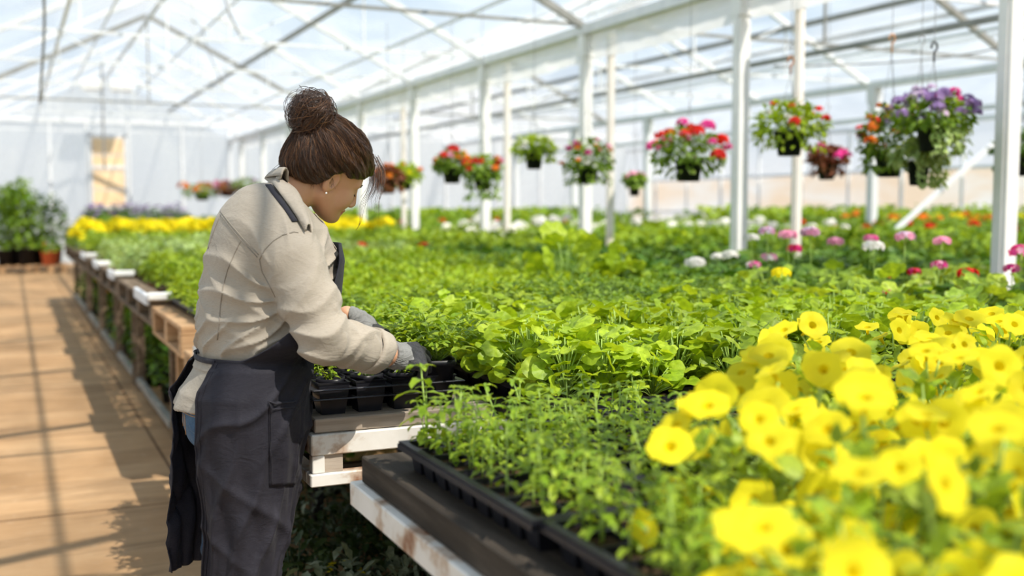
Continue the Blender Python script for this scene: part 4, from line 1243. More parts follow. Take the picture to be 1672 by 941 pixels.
def k_round(seed, h=0.11, R=0.028, mat='lf_lime', n=15):
    rr = random.Random(seed); st = MB(); fo = MB()
    for i in range(n):
        w = i * 2.4 + rr.uniform(-.3, .3); out = 0.012 + 0.052 * (i / n) ** 0.7 * rr.uniform(0.7, 1.2) * h / 0.11; z = h * (1.05 - 0.85 * (i / n)) * rr.uniform(0.8, 1.12)
        tip = Vector((math.cos(w) * out, math.sin(w) * out, z))
        st.tube([(0, 0, 0.0), (tip.x * .45, tip.y * .45, z * .6), tip], 0.0013, 4)
        d = Vector((math.cos(w), math.sin(w), rr.uniform(-0.35, 0.35))); r = R * rr.uniform(0.75, 1.25)
        fan(fo, tip + d * r * 0.7, d, Vector((-math.cos(w) * 0.2, -math.sin(w) * 0.2, 0.8)) + sph(rr) * 0.75, r, 5, 0.10, rr.uniform(-0.25, 0.25), 16, 0, 0.7, 0.08, rr)
    return [('stem', st, ['stem'], None), ('foliage', fo, [mat], None)]
def k_bigleaf(seed, h=0.24, R=0.065, mat='lf_fresh', n=11, up=0.0):
    rr = random.Random(seed); st = MB(); fo = MB()
    for i in range(n):
        w = i * 2.4 + rr.uniform(-.4, .4); f = i / n; out = 0.03 + 0.13 * f * rr.uniform(0.8, 1.2); z = h * (1.0 - 0.55 * f) * rr.uniform(0.85, 1.12)
        tip = Vector((math.cos(w) * out, math.sin(w) * out, z))
        st.tube([(0, 0, 0), (tip.x * .35, tip.y * .35, z * .6), tip], 0.004, 5, r1=0.0022)
        r = R * rr.uniform(0.7, 1.2) * (0.8 + 0.4 * f)
        d = Vector((math.cos(w), math.sin(w), rr.uniform(-0.7, 0.2) + (0.6 if f < 0.3 else 0) + up))
        fan(fo, tip + d.normalized() * r * 0.5, d, Vector((up * math.cos(w), up * math.sin(w), 0.8)) + sph(rr) * 0.55, r, 7, 0.14, rr.uniform(-0.35, 0.3), 25, 0, 0.5, 0.11, rr)
    return [('stem', st, ['stem'], None), ('foliage', fo, [mat], None)]
def k_geranium(seed, h=0.24, mat='lf_dark', R=0.036, n=30, heads=(), spread=0.15):
    """heads: list of (height above pot, material, radius)"""
    rr = random.Random(seed); fo = MB(); st = MB()
    for i in range(n):
        d = sph(rr, 0.05, 1.0); rad = rr.uniform(0.75, 1.0)
        tip = Vector((d.x * spread * rad, d.y * spread * rad, h * (0.22 + 0.78 * d.z * rad)))
        st.tube([(0, 0, 0), (tip.x * .4, tip.y * .4, tip.z * .65), tip], 0.0024, 4, r1=0.0014)
        dd = Vector((d.x, d.y, rr.uniform(-0.5, 0.3))); r = R * rr.uniform(0.75, 1.25)
        fan(fo, tip + dd.normalized() * r * .3, dd, d + Vector((0, 0, 0.9)) + sph(rr) * 0.3, r, 7, 0.16, rr.uniform(0.0, 0.3), 17, 0, 0.5, 0.07, rr)
    parts = [('stem', st, ['stem'], None), ('foliage', fo, [mat], None)]
    for j, (hz, mt, rd) in enumerate(heads):
        a = rr.uniform(0, 6.28); q = rr.uniform(0.1, 0.7) * spread if len(heads) > 1 else spread * 0.2
        tip = Vector((math.cos(a) * q, math.sin(a) * q, hz)); m = MB()
        m.tube([(tip.x * .3, tip.y * .3, h * 0.5), (tip.x * .8, tip.y * .8, hz * .75), tip], 0.0026, 5, 1)
        mt = mt if isinstance(mt, (list, tuple)) else [mt]
        umbel(m, tip, rd, 38, 0, rr, 0.5, 0.36, 2 if len(mt) > 1 else None)
        parts.append(('flower_head', m, [mt[0], 'stem'] + list(mt[1:]), None))
    return parts
def k_mound(seed, R=0.16, h=0.2, mat='lf_mid', n=150, lf=0.045, flowers=(), shape='ovate', fr=0.03):
    """single-mesh leafy clump for the middle distance: flowers = (material, count)..."""
    rr = random.Random(seed); m = MB(); mats = [mat]
    for i in range(n):
        d = sph(rr, -0.05, 1.0); q = rr.uniform(0.70, 1.0)
        p = Vector((d.x * R * q, d.y * R * q, 0.02 + h * max(0.05, d.z) * q))
        dd = Vector((d.x, d.y, d.z * 0.5)) + sph(rr) * 0.7
        L = lf * rr.uniform(0.7, 1.3)
        leaf(m, p, dd, L, L * (0.7 if shape == 'ovate' else 0.45), rr.uniform(0.2, 1.2), shape, 0.25, 0, rr.uniform(-.6, .6), rr)
    for i in range(14):
        d = sph(rr, 0.0, 1.0); m.tube([(0, 0, 0), (d.x * R * .9, d.y * R * .9, 0.02 + h * d.z * .9)], 0.003, 3, 0)
    for mt, cnt in flowers:
        mats.append(mt); k = len(mats) - 1
        for i in range(cnt):
            d = sph(rr, 0.35, 1.0); p = Vector((d.x * R * 0.85, d.y * R * 0.85, 0.03 + h * d.z * 1.12)); m.tube([(0, 0, 0.0), p], 0.003, 3, 0)
            if fr > 0.035: umbel(m, p, fr, 12, k, rr, 0.6, 0.55)
            else:
                for q in range(3): floret(m, p + sph(rr) * fr * 0.5, d + Vector((0, 0, 0.7)) + sph(rr) * 0.4, fr * rr.uniform(.8, 1.2), 5, k, 0.2, rr)
    return [('clump', m, mats, None)]
def k_petunia(seed, R=0.20, h=0.26, nl=170, nf=13, up=True):
    rr = random.Random(seed); fo = MB(); st = MB()
    for i in range(nl):
        d = sph(rr, 0.0, 1.0); q = rr.uniform(0.5, 1.0)
        p = Vector((d.x * R * q, d.y * R * q, h * max(0.08, d.z) * q)); dd = d + sph(rr) * 0.8; L = rr.uniform(0.028, 0.05)
        leaf(fo, p, dd, L, L * 0.55, rr.uniform(0.3, 1.2), 'ovate', 0.2, 0, rr.uniform(-.5, .5), rr)
        if i % 8 == 0: st.tube([(0, 0, 0), p * 0.55 + Vector((0, 0, 0.02)), p], 0.0028, 4, r1=0.0015)
    parts = [('stem', st, ['stem'], None), ('foliage', fo, ['lf_fresh'], None)]
    for i in range(nf):
        d = sph(rr, 0.02, 1.0); p = Vector((d.x * R * 1.02, d.y * R * 1.02, 0.03 + h * d.z * 1.08)); m = MB()
        face = Vector((d.x * 0.8, d.y * 0.8, d.z * 0.6)) + Vector((-0.55, -0.85, 0.55)) + sph(rr) * 0.70
        r = rr.uniform(0.029, 0.037)
        trumpet(m, p, face, r, 0, 1, rr)
        m.tube([p * 0.8, p - face.normalized() * r * 0.7], 0.0022, 4, 2)
        parts.append(('flower', m, ['p_yellow', 'p_throat', 'stem'], None))
    return parts

def make_kind(parts, name):
    """an Empty with its parts, or one mesh when there is one part"""
    if len(parts) == 1:
        return parts[0][1].build(name, [M[k] for k in parts[0][2]], smooth=True)
    t = empty(name, (0, 0, -50))
    for nm, mb, mats, lab in parts:
        o = mb.build(nm, [M[k] for k in mats], t, smooth=True)
        if lab: o['label'] = lab
    return t
class Kind:
    def __init__(s, name, variants): s.name = name; s.protos = [make_kind(v, name) for v in variants]; s.used = [False] * len(variants)
    def put(s, loc, label, cat, group=None, rr=random, sc=1.0, v=None, rz=None):
        i = rr.randrange(len(s.protos)) if v is None else v
        o = s.protos[i] if not s.used[i] else copy_tree(s.protos[i])
        s.used[i] = True
        o.location = loc; o.rotation_euler = (0, 0, rr.uniform(0, 2 * PI) if rz is None else rz); q = sc * rr.uniform(0.88, 1.12); o.scale = (q, q, q)
        return tag(o, label, cat, group)
    def done(s):
        for p, u in zip(s.protos, s.used):
            if not u:
                for c in list(p.children): bpy.data.objects.remove(c)
                bpy.data.objects.remove(p)

# ---------------------------------------------------------------- benches
def bench(x0, x1, y0, y1, ztop, label, group=None, board='old_board', steel='rusty_white', overhang=0.03, detail=True, block=True, along=False):
    """plank top on a painted steel double frame"""
    t = empty('plant_bench', (x0, y0, 0)); w = x1 - x0; l = y1 - y0; th = 0.036
    rr = random.Random(int(x0 * 100 + y0 * 7))
    # top: planks across
    if along: th = 0.058
    n = (max(2, int(l / 0.16)) if not along else 8) if detail else 2
    bo = -0.018 if along else -0.012
    for k in range(n if detail else 1):
        m = MB()
        a = l * k / n; b = l * (k + 1) / n - 0.008
        if not detail: a, b = 0, l
        dx = rr.uniform(0, 0.012) if k else 0
        if along: a, b = w * k / n, w * (k + 1) / n - 0.006
        if along: m.box(a, b, dx, l, ztop - th, ztop, bev=0.003)
        else: m.box(dx, w, a, b, ztop - th, ztop, bev=0.003)
        m.build('plank', M[board], t)
    z1 = ztop - th; fh = 0.055
    m = MB(); m.box(bo, w, bo if not along else l, 0.022 if not along else l + 0.03, z1 - fh, z1 - 0.002, bev=0.003); m.build('front_beam', M[steel], t)
    m = MB(); m.box(bo, 0.02, 0.024, l - 0.002, z1 - fh, z1 - 0.002, bev=0.003); m.build('side_beam', M[steel], t)
    m = MB(); m.box(w - 0.03, w, 0.024, l, z1 - fh, z1 - 0.002); m.build('side_beam', M[steel], t)
    if block:
        zl = z1 - fh - 0.045
        for by in (0.0, l * 0.5, l - 0.09):
            m = MB(); m.box(-0.010, 0.022, by - 0.010, by + 0.022, zl, z1 - fh - 0.001, bev=0.002); m.box(0.022, 0.07, by - 0.004, by + 0.05, zl, z1 - fh - 0.001, 1)
            m.build('spacer_block', [M[steel], M[board]], t)
        m = MB(); m.box(-0.016, w, -0.016, 0.024, zl - 0.034, zl - 0.001, bev=0.003); m.build('lower_beam', M[steel], t)
        m = MB(); m.box(-0.016, 0.024, 0.026, l, zl - 0.034, zl - 0.001, bev=0.003); m.build('lower_beam', M[steel], t)
        zb = zl - 0.036
    else: zb = z1 - fh - 0.001
    for lx in ((0.55, w - 0.1) if along else (0.30, w - 0.1) if w > 0.8 else (w - 0.05,)):
        for ly in (0.25, l - 0.25):
            m = MB(); m.box(lx - 0.022, lx + 0.022, ly - 0.022, ly + 0.022, 0.0, zb, bev=0.003); m.build('leg', M['leg_steel'], t)
    m = MB(); m.box(0.28 if w > 0.8 else 0.1, w - 0.1, 0.24, 0.27, zb - 0.05, zb - 0.01); m.build('cross_rail', M['leg_steel'], t)
    return tag(t, label, 'bench', group)
ZB = 0.82
bench(0.665, 2.9, 0.62, 2.19, ZB, 'nearest grey plank bench with a white rusty steel edge, under the front seedling trays', board='dark_board', block=False, along=True)
bench(0.675, 1.165, 2.62, 4.55, ZB, 'weathered plank bench on a double white frame right beside the worker')
bench(1.19, 3.0, 2.23, 4.55, ZB, 'plank bench under the lime round-leaved seedlings', board='dark_board')

M['grey_pallet'] = wood('grey_pallet', (0.10, 0.07, 0.045), (0.21, 0.15, 0.10), (0.36, 0.27, 0.19), axis=1)
# pallet-topped benches down the aisle
def pallet_bench(y0, y1, ztop, label, white_end, lbl_end=None):
    PW = M['pallet_wood'] if y0 < 6 else M['grey_pallet']
    t = empty('pallet_bench', (0.70, y0, 0)); l = y1 - y0; w = 2.2
    nb = 7
    for k in range(nb):
        m = MB(); x = (w - 0.12) * k / (nb - 1); m.box(x, x + 0.12, 0, l, ztop - 0.024, ztop, bev=0.003); m.build('deck_board', PW, t)
    for by in np.linspace(0, l - 0.1, 3 if l < 1.9 else 4):
        m = MB(); m.box(0, w, by, by + 0.10, ztop - 0.046, ztop - 0.025, bev=0.003)
        m.build('bearer', PW, t)
        for bx in (0.0, w / 2, w - 0.1):
            m = MB(); m.box(bx, bx + 0.10, by, by + 0.10, ztop - 0.13, ztop - 0.047, bev=0.004); m.build('block', PW, t)
    for bx in (0.0, w / 2 - 0.0, w - 0.1):
        m = MB(); m.box(bx, bx + 0.10, 0, l, ztop - 0.153, ztop - 0.131, bev=0.003); m.build('bottom_board', PW, t)
    if white_end:
        m = MB(); m.box(-0.02, 0.13, -0.032, 0.012, ztop + 0.001, ztop + 0.045, bev=0.008); m.build('end_rail', M['white_paint'], t)['label'] = 'white painted end rail'
        m = MB(); m.box(-0.030, -0.004, 0.014, l * 0.30, ztop - 0.03, ztop + 0.035, bev=0.006); m.build('side_rail', M['galv'], t)['label'] = 'grey steel side rail'
    for lx in (0.14, w - 0.15):
        for ly in (0.12, l - 0.12):
            m = MB(); m.box(lx - 0.03, lx + 0.03, ly - 0.03, ly + 0.03, 0, ztop - 0.154, bev=0.004); m.build('leg', PW, t)
    m = MB(); m.box(0.10, 0.14, 0.16, l - 0.16, 0.06, 0.10); m.build('foot_rail', M['dark_steel'], t)
    return tag(t, label, 'bench')
PB = [(5.15, 6.28, 0.80, 0), (6.32, 8.45, 0.83, 1), (8.50, 10.05, 0.84, 1), (10.10, 11.9, 0.84, 1), (11.95, 14.0, 0.84, 1), (14.05, 17.0, 0.82, 0)]
PLB = ['bare wooden pallet bench at the aisle, first behind the worker', 'wooden pallet bench with the largest white end rail, second along the aisle', 'wooden pallet bench with a white end rail, third along the aisle',
       'wooden pallet bench with a white end rail, fourth along the aisle', 'wooden pallet bench with a small white end rail, fifth along the aisle', 'farthest wooden pallet bench along the aisle, under the yellow flowers']
pallet_bench(4.60, 5.08, 0.70, 'lower wooden pallet stand right behind the worker, below the first pallet bench', 0)
for (a, b, z, we), lb in zip(PB, PLB): pallet_bench(a, b, z, lb, we)
# long benches filling the house to the right and behind, hidden by what grows on them
bl = 0
for (x0, x1) in ((3.05, 5.0), (5.5, 7.6), (7.65, 9.7), (9.75, 11.0), (11.4, 13.8), (13.9, 16.6)):
    for (y0, y1) in ((2.9, 7.0), (7.1, 12.0), (12.1, 17.0), (17.1, 22.0), (22.1, 26.5)):
        if x0 > y1 * 1.28 + 0.6: continue
        bench(x0, x1, y0, y1, ZB, 'long plant bench hidden under the flower beds', 'hidden long benches', 'dark_board', 'galv', detail=False, block=False)
bench(1.5, 3.0, 17.1, 22.0, ZB, 'plant bench under the far yellow bedding', None, 'dark_board', 'galv', detail=False, block=False)
bench(1.5, 3.0, 22.1, 26.5, ZB, 'plant bench before the wooden door', None, 'dark_board', 'galv', detail=False, block=False)

# ---------------------------------------------------------------- trays and pots
def tray_mesh(nx, ny, cx, cy, dep=0.055, cells=True):
    """black plug tray: rim, tapered pockets; soil as its own part"""
    m = MB(); s = MB(); W = nx * cx; L = ny * cy; e = 0.012
    m.box(-e, W + e, -e, 0.003, dep - 0.006, dep + 0.003); m.box(-e, W + e, L - 0.003, L + e, dep - 0.006, dep + 0.003)
    m.box(-e, 0.003, 0.003, L - 0.003, dep - 0.006, dep + 0.003); m.box(W - 0.003, W + e, 0.003, L - 0.003, dep - 0.006, dep + 0.003)
    m.box(-e - 0.003, W + e + 0.003, -e - 0.003, -e, dep - 0.013, dep - 0.002); m.box(-e - 0.003, -e, -e, L + e, dep - 0.013, dep - 0.002)
    for i in range(nx):
        for j in range(ny):
            x0 = i * cx + 0.003; x1 = (i + 1) * cx - 0.003; y0 = j * cy + 0.003; y1 = (j + 1) * cy - 0.003; q = 0.010
            vs = [(x0, y0, dep), (x1, y0, dep), (x1, y1, dep), (x0, y1, dep), (x0 + q, y0 + q, 0), (x1 - q, y0 + q, 0), (x1 - q, y1 - q, 0), (x0 + q, y1 - q, 0)]
            m.add(vs, [(0, 4, 5, 1), (1, 5, 6, 2), (2, 6, 7, 3), (3, 7, 4, 0), (4, 7, 6, 5)])
            zs = dep - 0.010; q2 = 0.003
            s.box(x0 + q2, x1 - q2, y0 + q2, y1 - q2, zs - 0.004, zs + 0.001 * ((i * 7 + j * 3) % 4))
    for i in range(1, nx): m.box(i * cx - 0.003, i * cx + 0.003, 0.003, L - 0.003, dep - 0.004, dep + 0.001)
    for j in range(1, ny):
        for i in range(nx): m.box(i * cx + 0.003, (i + 1) * cx - 0.003, j * cy - 0.003, j * cy + 0.003, dep - 0.004, dep + 0.001)
    return m, s
def tray(loc, nx, ny, cx, cy, label, group=None, rz=0.0):
    key = ('tray', nx, ny, cx, cy)
    if key not in CACHE:
        m, s = tray_mesh(nx, ny, cx, cy)
        CACHE[key] = (m.mesh('seed_tray_body', M['black_plastic']), s.mesh('soil', M['soil']))
    t = empty('seed_tray', loc, rz); link('tray_body', CACHE[key][0], t); link('soil', CACHE[key][1], t)
    return tag(t, label, 'tray', group)
CACHE = {}
def pot_mesh(w=0.10, h=0.085):
    m = MB(); vs = []; fs = []; n = 24
    def sq(r, z, k=5.0):
        o = []
        for j in range(n):
            a = 2 * PI * (j + .5) / n; c, s = math.cos(a), math.sin(a); rr = 1 / (abs(c) ** k + abs(s) ** k) ** (1 / k); o.append((r * rr * c, r * rr * s, z))
        return o
    prof = [(w * .36, 0), (w * .46, h - 0.014), (w * .50, h - 0.014), (w * .505, h), (w * .47, h), (w * .45, h - 0.012)]
    for r, z in prof: vs += sq(r, z)
    for i in range(len(prof) - 1):
        for j in range(n):
            j2 = (j + 1) % n; fs.append((i * n + j, i * n + j2, (i + 1) * n + j2, (i + 1) * n + j))
    fs.append(tuple(range(n - 1, -1, -1))); m.add(vs, fs)
    s = MB(); s.add(sq(w * .452, h - 0.011) + [(0, 0, h - 0.006)], [(j, (j + 1) % n, n) for j in range(n)])
    return m, s
pm, ps = pot_mesh(); POT = (pm.mesh('pot', M['black_plastic'], True), ps.mesh('soil', M['soil'], True))

class Potted(Kind):
    """pot, soil and plant together as one thing"""
    def __init__(s, name, variants, w=0.10, h=0.085, mat='black_plastic'):
        pm, ps = pot_mesh(w, h); a = pm.mesh('pot', M[mat], True); b = ps.mesh('soil', M['soil'], True)
        s.name = name; s.protos = []; s.used = [False] * len(variants)
        for v in variants:
            t = empty(name, (0, 0, -50)); link('pot', a, t); link('soil', b, t)
            for nm, mb, mats, lab in v:
                o = mb.build(nm, [M[k] for k in mats], t, smooth=True); o.location = (0, 0, h - 0.012)
            s.protos.append(t)
R_ = random.Random(5)
SEEDL = Kind('upright_seedling', [k_upright(100 + i, 0.098 + 0.014 * (i % 3), 'lf_fresh', (1, 2, 2, 1)[i % 4]) for i in range(6)])
TALLS = Kind('upright_seedling', [k_upright(140, 0.20, 'lf_fresh', 1)])
ROUND = Kind('round_leaf_seedling', [k_round(200 + i, 0.105 + 0.014 * (i % 3), 0.022, 'lf_lime', 36) for i in range(6)])
HERB = Potted('potted_herb', [k_feathery(300 + i, 0.150 + 0.012 * (i % 3), 'lf_fresh', 24) for i in range(5)], 0.084, 0.085)
HERB_D = Potted('potted_herb', [k_feathery(340 + i, 0.16, 'lf_mid', 26) for i in range(4)], 0.09, 0.085)
HERB_L = Potted('potted_herb', [k_feathery(320 + i, 0.14, 'lf_lime', 20, 'lf_fresh') for i in range(4)], 0.09, 0.085)
BIG = Kind('large_leaf_plant', [k_bigleaf(400 + i, 0.175, 0.056, 'lf_fresh' if i % 2 else 'lf_mid', 16) for i in range(4)])
BIGL = Kind('large_leaf_plant', [k_bigleaf(420 + i, 0.36, 0.078, 'lf_lime', 17, 0.5) for i in range(2)])

# front trays with upright seedlings
cxy = 0.066
FT = [(0.712, 1.44, 4, 9), (0.725, 0.95, 2, 7), (1.000, 1.50, 4, 9)]
TL = ['black seedling tray at the front left corner of the nearest bench', 'black seedling tray at the bottom of the picture, next to the bench edge', 'black tray of upright seedlings one in from the bench corner']
for (tx, ty, nx, ny), lb in zip(FT, TL):
    tray((tx, ty, ZB), nx, ny, cxy, cxy, lb)
    for i in range(nx):
        for j in range(ny):
            if R_.random() < 0.07: continue
            SEEDL.put((tx + (i + .5) * cxy + R_.uniform(-.008, .008), ty + (j + .5) * cxy + R_.uniform(-.008, .008), ZB + 0.044), 'upright green seedling with whorled leaves in the front trays of the nearest bench', 'seedling', 'upright seedlings in the front trays', R_, 1.0)
TALLS.put((0.715 + 0.033, 1.995, ZB + 0.045), 'tallest single-stemmed seedling at the far corner of the front tray, before the white beam', 'seedling', None, R_, 1.08)

# round-leaved lime seedlings
for a in range(5):
    for b in range(3):
        tx = 1.225 + a * 0.335; ty = 2.27 + b * 0.40
        tray((tx, ty, ZB), 3, 4, 0.105, 0.094, 'black tray under the lime round-leaved seedlings behind the front trays', 'trays of round-leaved seedlings')
        for i in range(3):
            for j in range(4):
                if (b == 0 and j == 0 and R_.random() < 0.45): continue
                ROUND.put((tx + (i + .5) * 0.105 + R_.uniform(-.012, .012), ty + (j + .5) * 0.094 + R_.uniform(-.012, .012), ZB + 0.044), 'lime round-leaved seedling in the trays behind the yellow petunias', 'seedling', 'lime round-leaved seedlings', R_, 1.22)
# empty tray standing before them
tray((1.24, 1.93, ZB), 6, 4, 0.06, 0.06, 'empty black tray between the upright seedlings and the round-leaved seedlings')

# carry trays with pots beside the gloves
def carry_tray(loc, nx, ny, label, p=0.098):
    t = empty('carry_tray', loc); m = MB(); W = nx * p; L = ny * p; h = 0.084; k = 0.012
    for i in range(nx):
        for j in range(ny):
            x0 = i * p + 0.006; x1 = (i + 1) * p - 0.006; y0 = j * p + 0.006; y1 = (j + 1) * p - 0.006; rows = []
            for z, q in ((0, 0.013), (0.044, 0.006), (h - 0.008, 0.0035), (h, 0.0), (h, 0.006), (0.02, 0.018)): rows += [(x0 + q, y0 + q, z), (x1 - q, y0 + q, z), (x1 - q, y1 - q, z), (x0 + q, y1 - q, z)]
            fs = []
            for r in range(5):
                for c in range(4): fs.append((r * 4 + c, r * 4 + (c + 1) % 4, r * 4 + 4 + (c + 1) % 4, r * 4 + 4 + c))
            fs += [(3, 2, 1, 0), (20, 21, 22, 23)]
            m.add(rows, fs)
    m.build('pocket_base', M['black_plastic'], t)
    for z in (0.042, 0.066):
        r = MB()
        r.box(-k, W + k, -k, 0.004, z, z + 0.004, bev=0.0015); r.box(-k, W + k, L - 0.004, L + k, z, z + 0.004, bev=0.0015); r.box(-k, 0.004, 0.004, L - 0.004, z, z + 0.004); r.box(W - 0.004, W + k, 0.004, L - 0.004, z, z + 0.004)
        for i in range(1, nx): r.box(i * p - 0.008, i * p + 0.008, 0.004, L - 0.004, z, z + 0.003)
        r.build('rim', M['rim_plastic'], t)
    return tag(t, label, 'tray')
M['rim_plastic'] = simple('rim_plastic', (0.022, 0.022, 0.028), (0.04, 0.04, 0.048), 30, 0.28, 0.6)
p_ = 0.098
carry_tray((0.688, 2.650, ZB), 4, 2, 'black carry tray at the bench corner below the gloved right hand')
carry_tray((0.695, 2.88, ZB), 4, 2, 'black carry tray of herbs behind the corner tray')
HL_ = 'potted feathery herb on the bench beyond the gloved hands'
LOWH = []
for ty, rows in ((2.650, 2), (2.88, 2)):
    for i in range(4):
        for j in range(rows):
            loc = (0.689 + (i + .5) * p_, ty + (j + .5) * p_, ZB + 0.0215)
            if ty < 2.7 and (i, j) == (3, 0): HERB.put(loc, 'potted feathery herb the gloved right hand is setting in the corner tray', 'potted herb', None, R_, 1.12, 0)
            elif ty < 2.7 and j == 0: LOWH.append(loc)
            elif ty > 2.8 and i == 2 and j == 0: HERB.put(loc, 'potted herb under the gloved left hand', 'potted herb', None, R_, 0.75, 1)
            elif ty < 2.7 and i < 3: LOWH.append(loc)
            else: HERB.put(loc, HL_, 'potted herb', 'potted herbs beyond the hands', R_, 1.0)
LOWP = Potted('potted_seedling', [k_upright(160 + i, 0.05, 'lf_fresh', 2) for i in range(3)], 0.066, 0.068)
for loc in LOWH: LOWP.put(loc, 'small pot of low sprouts in the corner tray under the right forearm', 'potted seedling', 'pots of low sprouts in the corner tray', R_, 1.0)
for x in np.arange(0.74, 1.18, 0.112):
    for y in np.arange(3.16, 4.5, 0.118):
        HERB.put((x + R_.uniform(-.008, .008), y, ZB + 0.001), HL_, 'potted herb', 'potted herbs beyond the hands', R_, 1.0)
for x in np.arange(1.26, 2.95, 0.125):
    for y in np.arange(3.53, 4.5, 0.125):
        (HERB_D if x > 1.95 + R_.uniform(-.15, .15) else HERB if x > 1.6 else HERB_L).put((x + R_.uniform(-.01, .01), y + R_.uniform(-.01, .01), ZB + 0.001), 'potted feathery herb in the dense green block behind the round-leaved seedlings', 'potted herb', 'potted herbs behind the round-leaved seedlings', R_, 1.0)
# large-leaved plants
for i, (x, y) in enumerate([(3.15, 3.25), (3.42, 3.5), (3.12, 3.62), (3.75, 3.3), (3.5, 3.85), (3.95, 3.7), (4.25, 3.4), (3.3, 4.15), (4.35, 3.95), (3.8, 4.2), (3.1, 4.05), (4.7, 3.6), (2.82, 3.05), (2.95, 2.75), (3.3, 3.0), (4.6, 4.3)]):
    BIG.put((x, y, ZB + 0.002), 'round large-leaved plant in front of the pink geraniums', 'leafy plant', 'large-leaved plants before the geraniums', R_, 1.1)
BIGL.put((2.80, 5.30, ZB), 'tall lime large-leaved plant standing out in the middle of the greens', 'leafy plant', None, R_, 1.0, 0, 1.0)
BIGL.put((3.10, 5.20, ZB), 'lower lime large-leaved plant beside the tall one in the middle', 'leafy plant', None, R_, 0.8, 1, 2.0)

# geranium block, with the flower heads the picture shows
GER = Kind('geranium', [k_geranium(500 + i, 0.20, 'lf_dark' if i % 3 else 'lf_mid', 0.038, 34, (), 0.17) for i in range(6)])
n = 0
for x in np.arange(3.20, 6.6, 0.29):
    for y in np.arange(4.65, 8.9, 0.30):
        if y < x * 0.80 - 0.25 or x < 3.05 or x > 4.95 and x < 5.5: continue
        GER.put((x + R_.uniform(-.06, .06), y + R_.uniform(-.06, .06), ZB + 0.002), 'dark green geranium without open flowers in the block behind the large-leaved plants', 'geranium', 'geraniums without open flowers', R_, 1.0)
def flower_geranium(px, py, dep, mats, rd, label, seed):
    top = P(px, py, dep); hz = top.z - ZB - 0.002
    k = Kind('geranium', [k_geranium(seed, min(0.20, hz * 0.68), 'lf_dark', 0.036, 18, [(hz, mats, rd)], 0.13)])
    o = k.put((top.x, top.y, ZB + 0.002), label, 'geranium', None, R_, 1.0, 0, 0.0); o.scale = (1, 1, 1)
FG = [(1260, 378, 5.6, ['p_pink', 'p_lilac'], 0.040, 'geranium with a pink flower head, left of three beside the white post'),
      (1294, 384, 5.5, ['p_pink'], 0.044, 'geranium with a pink flower head, middle of three beside the white post'),
      (1330, 380, 5.3, ['p_pink', 'p_lilac'], 0.044, 'geranium with a pink flower head, right of three beside the white post'),
      (1357, 395, 5.5, ['p_pink'], 0.038, 'geranium with a lower pink flower head right of the row of three'),
      (1420, 390, 5.7, ['p_magenta', 'p_pink'], 0.036, 'geranium with a rose flower head just above the largest white one'),
      (1433, 403, 5.0, ['p_white'], 0.046, 'geranium with the largest white flower head, below a rose one'),
      (1476, 388, 5.0, ['p_pink', 'p_lilac'], 0.044, 'geranium with a tall pink flower head right of the largest white one'),
      (1533, 394, 5.2, ['p_pink'], 0.038, 'geranium with a pink flower head, last tall one before the nearest post'),
      (1248, 421, 5.6, ['p_pink', 'p_white'], 0.040, 'geranium with a pale pink flower head below the row of three'),
      (1236, 433, 5.5, ['p_white', 'p_magenta'], 0.034, 'geranium with a small mixed pink head above the yellow flower'),
      (1232, 389, 6.2, ['p_white'], 0.040, 'geranium with a white flower head at the foot of the white post'),
      (1198, 417, 6.0, ['p_white'], 0.042, 'geranium with a white flower head, upper right of the white group'),
      (1178, 420, 6.1, ['p_white'], 0.036, 'geranium with a white flower head, upper left of the white group'),
      (1142, 430, 6.0, ['p_white'], 0.052, 'geranium with a broad white flower head, lower left of the white group'),
      (1292, 407, 5.7, ['p_magenta', 'p_red'], 0.038, 'geranium with a cerise flower head under the middle pink one'),
      (1528, 434, 4.8, ['p_magenta', 'p_pink'], 0.034, 'geranium with a low magenta flower head under the last tall pink one'),
      (1588, 448, 4.8, ['p_red'], 0.042, 'geranium with a deep red flower head near the nearest post'),
      (1564, 438, 5.1, ['p_red'], 0.024, 'geranium with a small red bud cluster left of the deep red one'),
      (1500, 445, 5.0, ['p_red', 'p_magenta'], 0.030, 'geranium with a drooping dark red head among the leaves'),
      (1438, 475, 4.5, ['p_magenta', 'p_red'], 0.024, 'geranium with the lowest small crimson head in the block'),
      (1453, 450, 4.9, ['p_red'], 0.026, 'geranium with a small crimson head below the largest white one'),
      (1662, 411, 4.6, ['p_magenta', 'p_pink'], 0.048, 'geranium with a magenta head cut by the right edge of the picture'),
      (1268, 447, 4.3, ['p_yellow'], 0.036, 'lone bright yellow flower head rising among the large leaves'),
      (1655, 440, 4.6, ['p_magenta', 'p_pink'], 0.034, 'geranium with a lower magenta head at the right edge')]
for i, f in enumerate(FG): flower_geranium(*f, 600 + i)

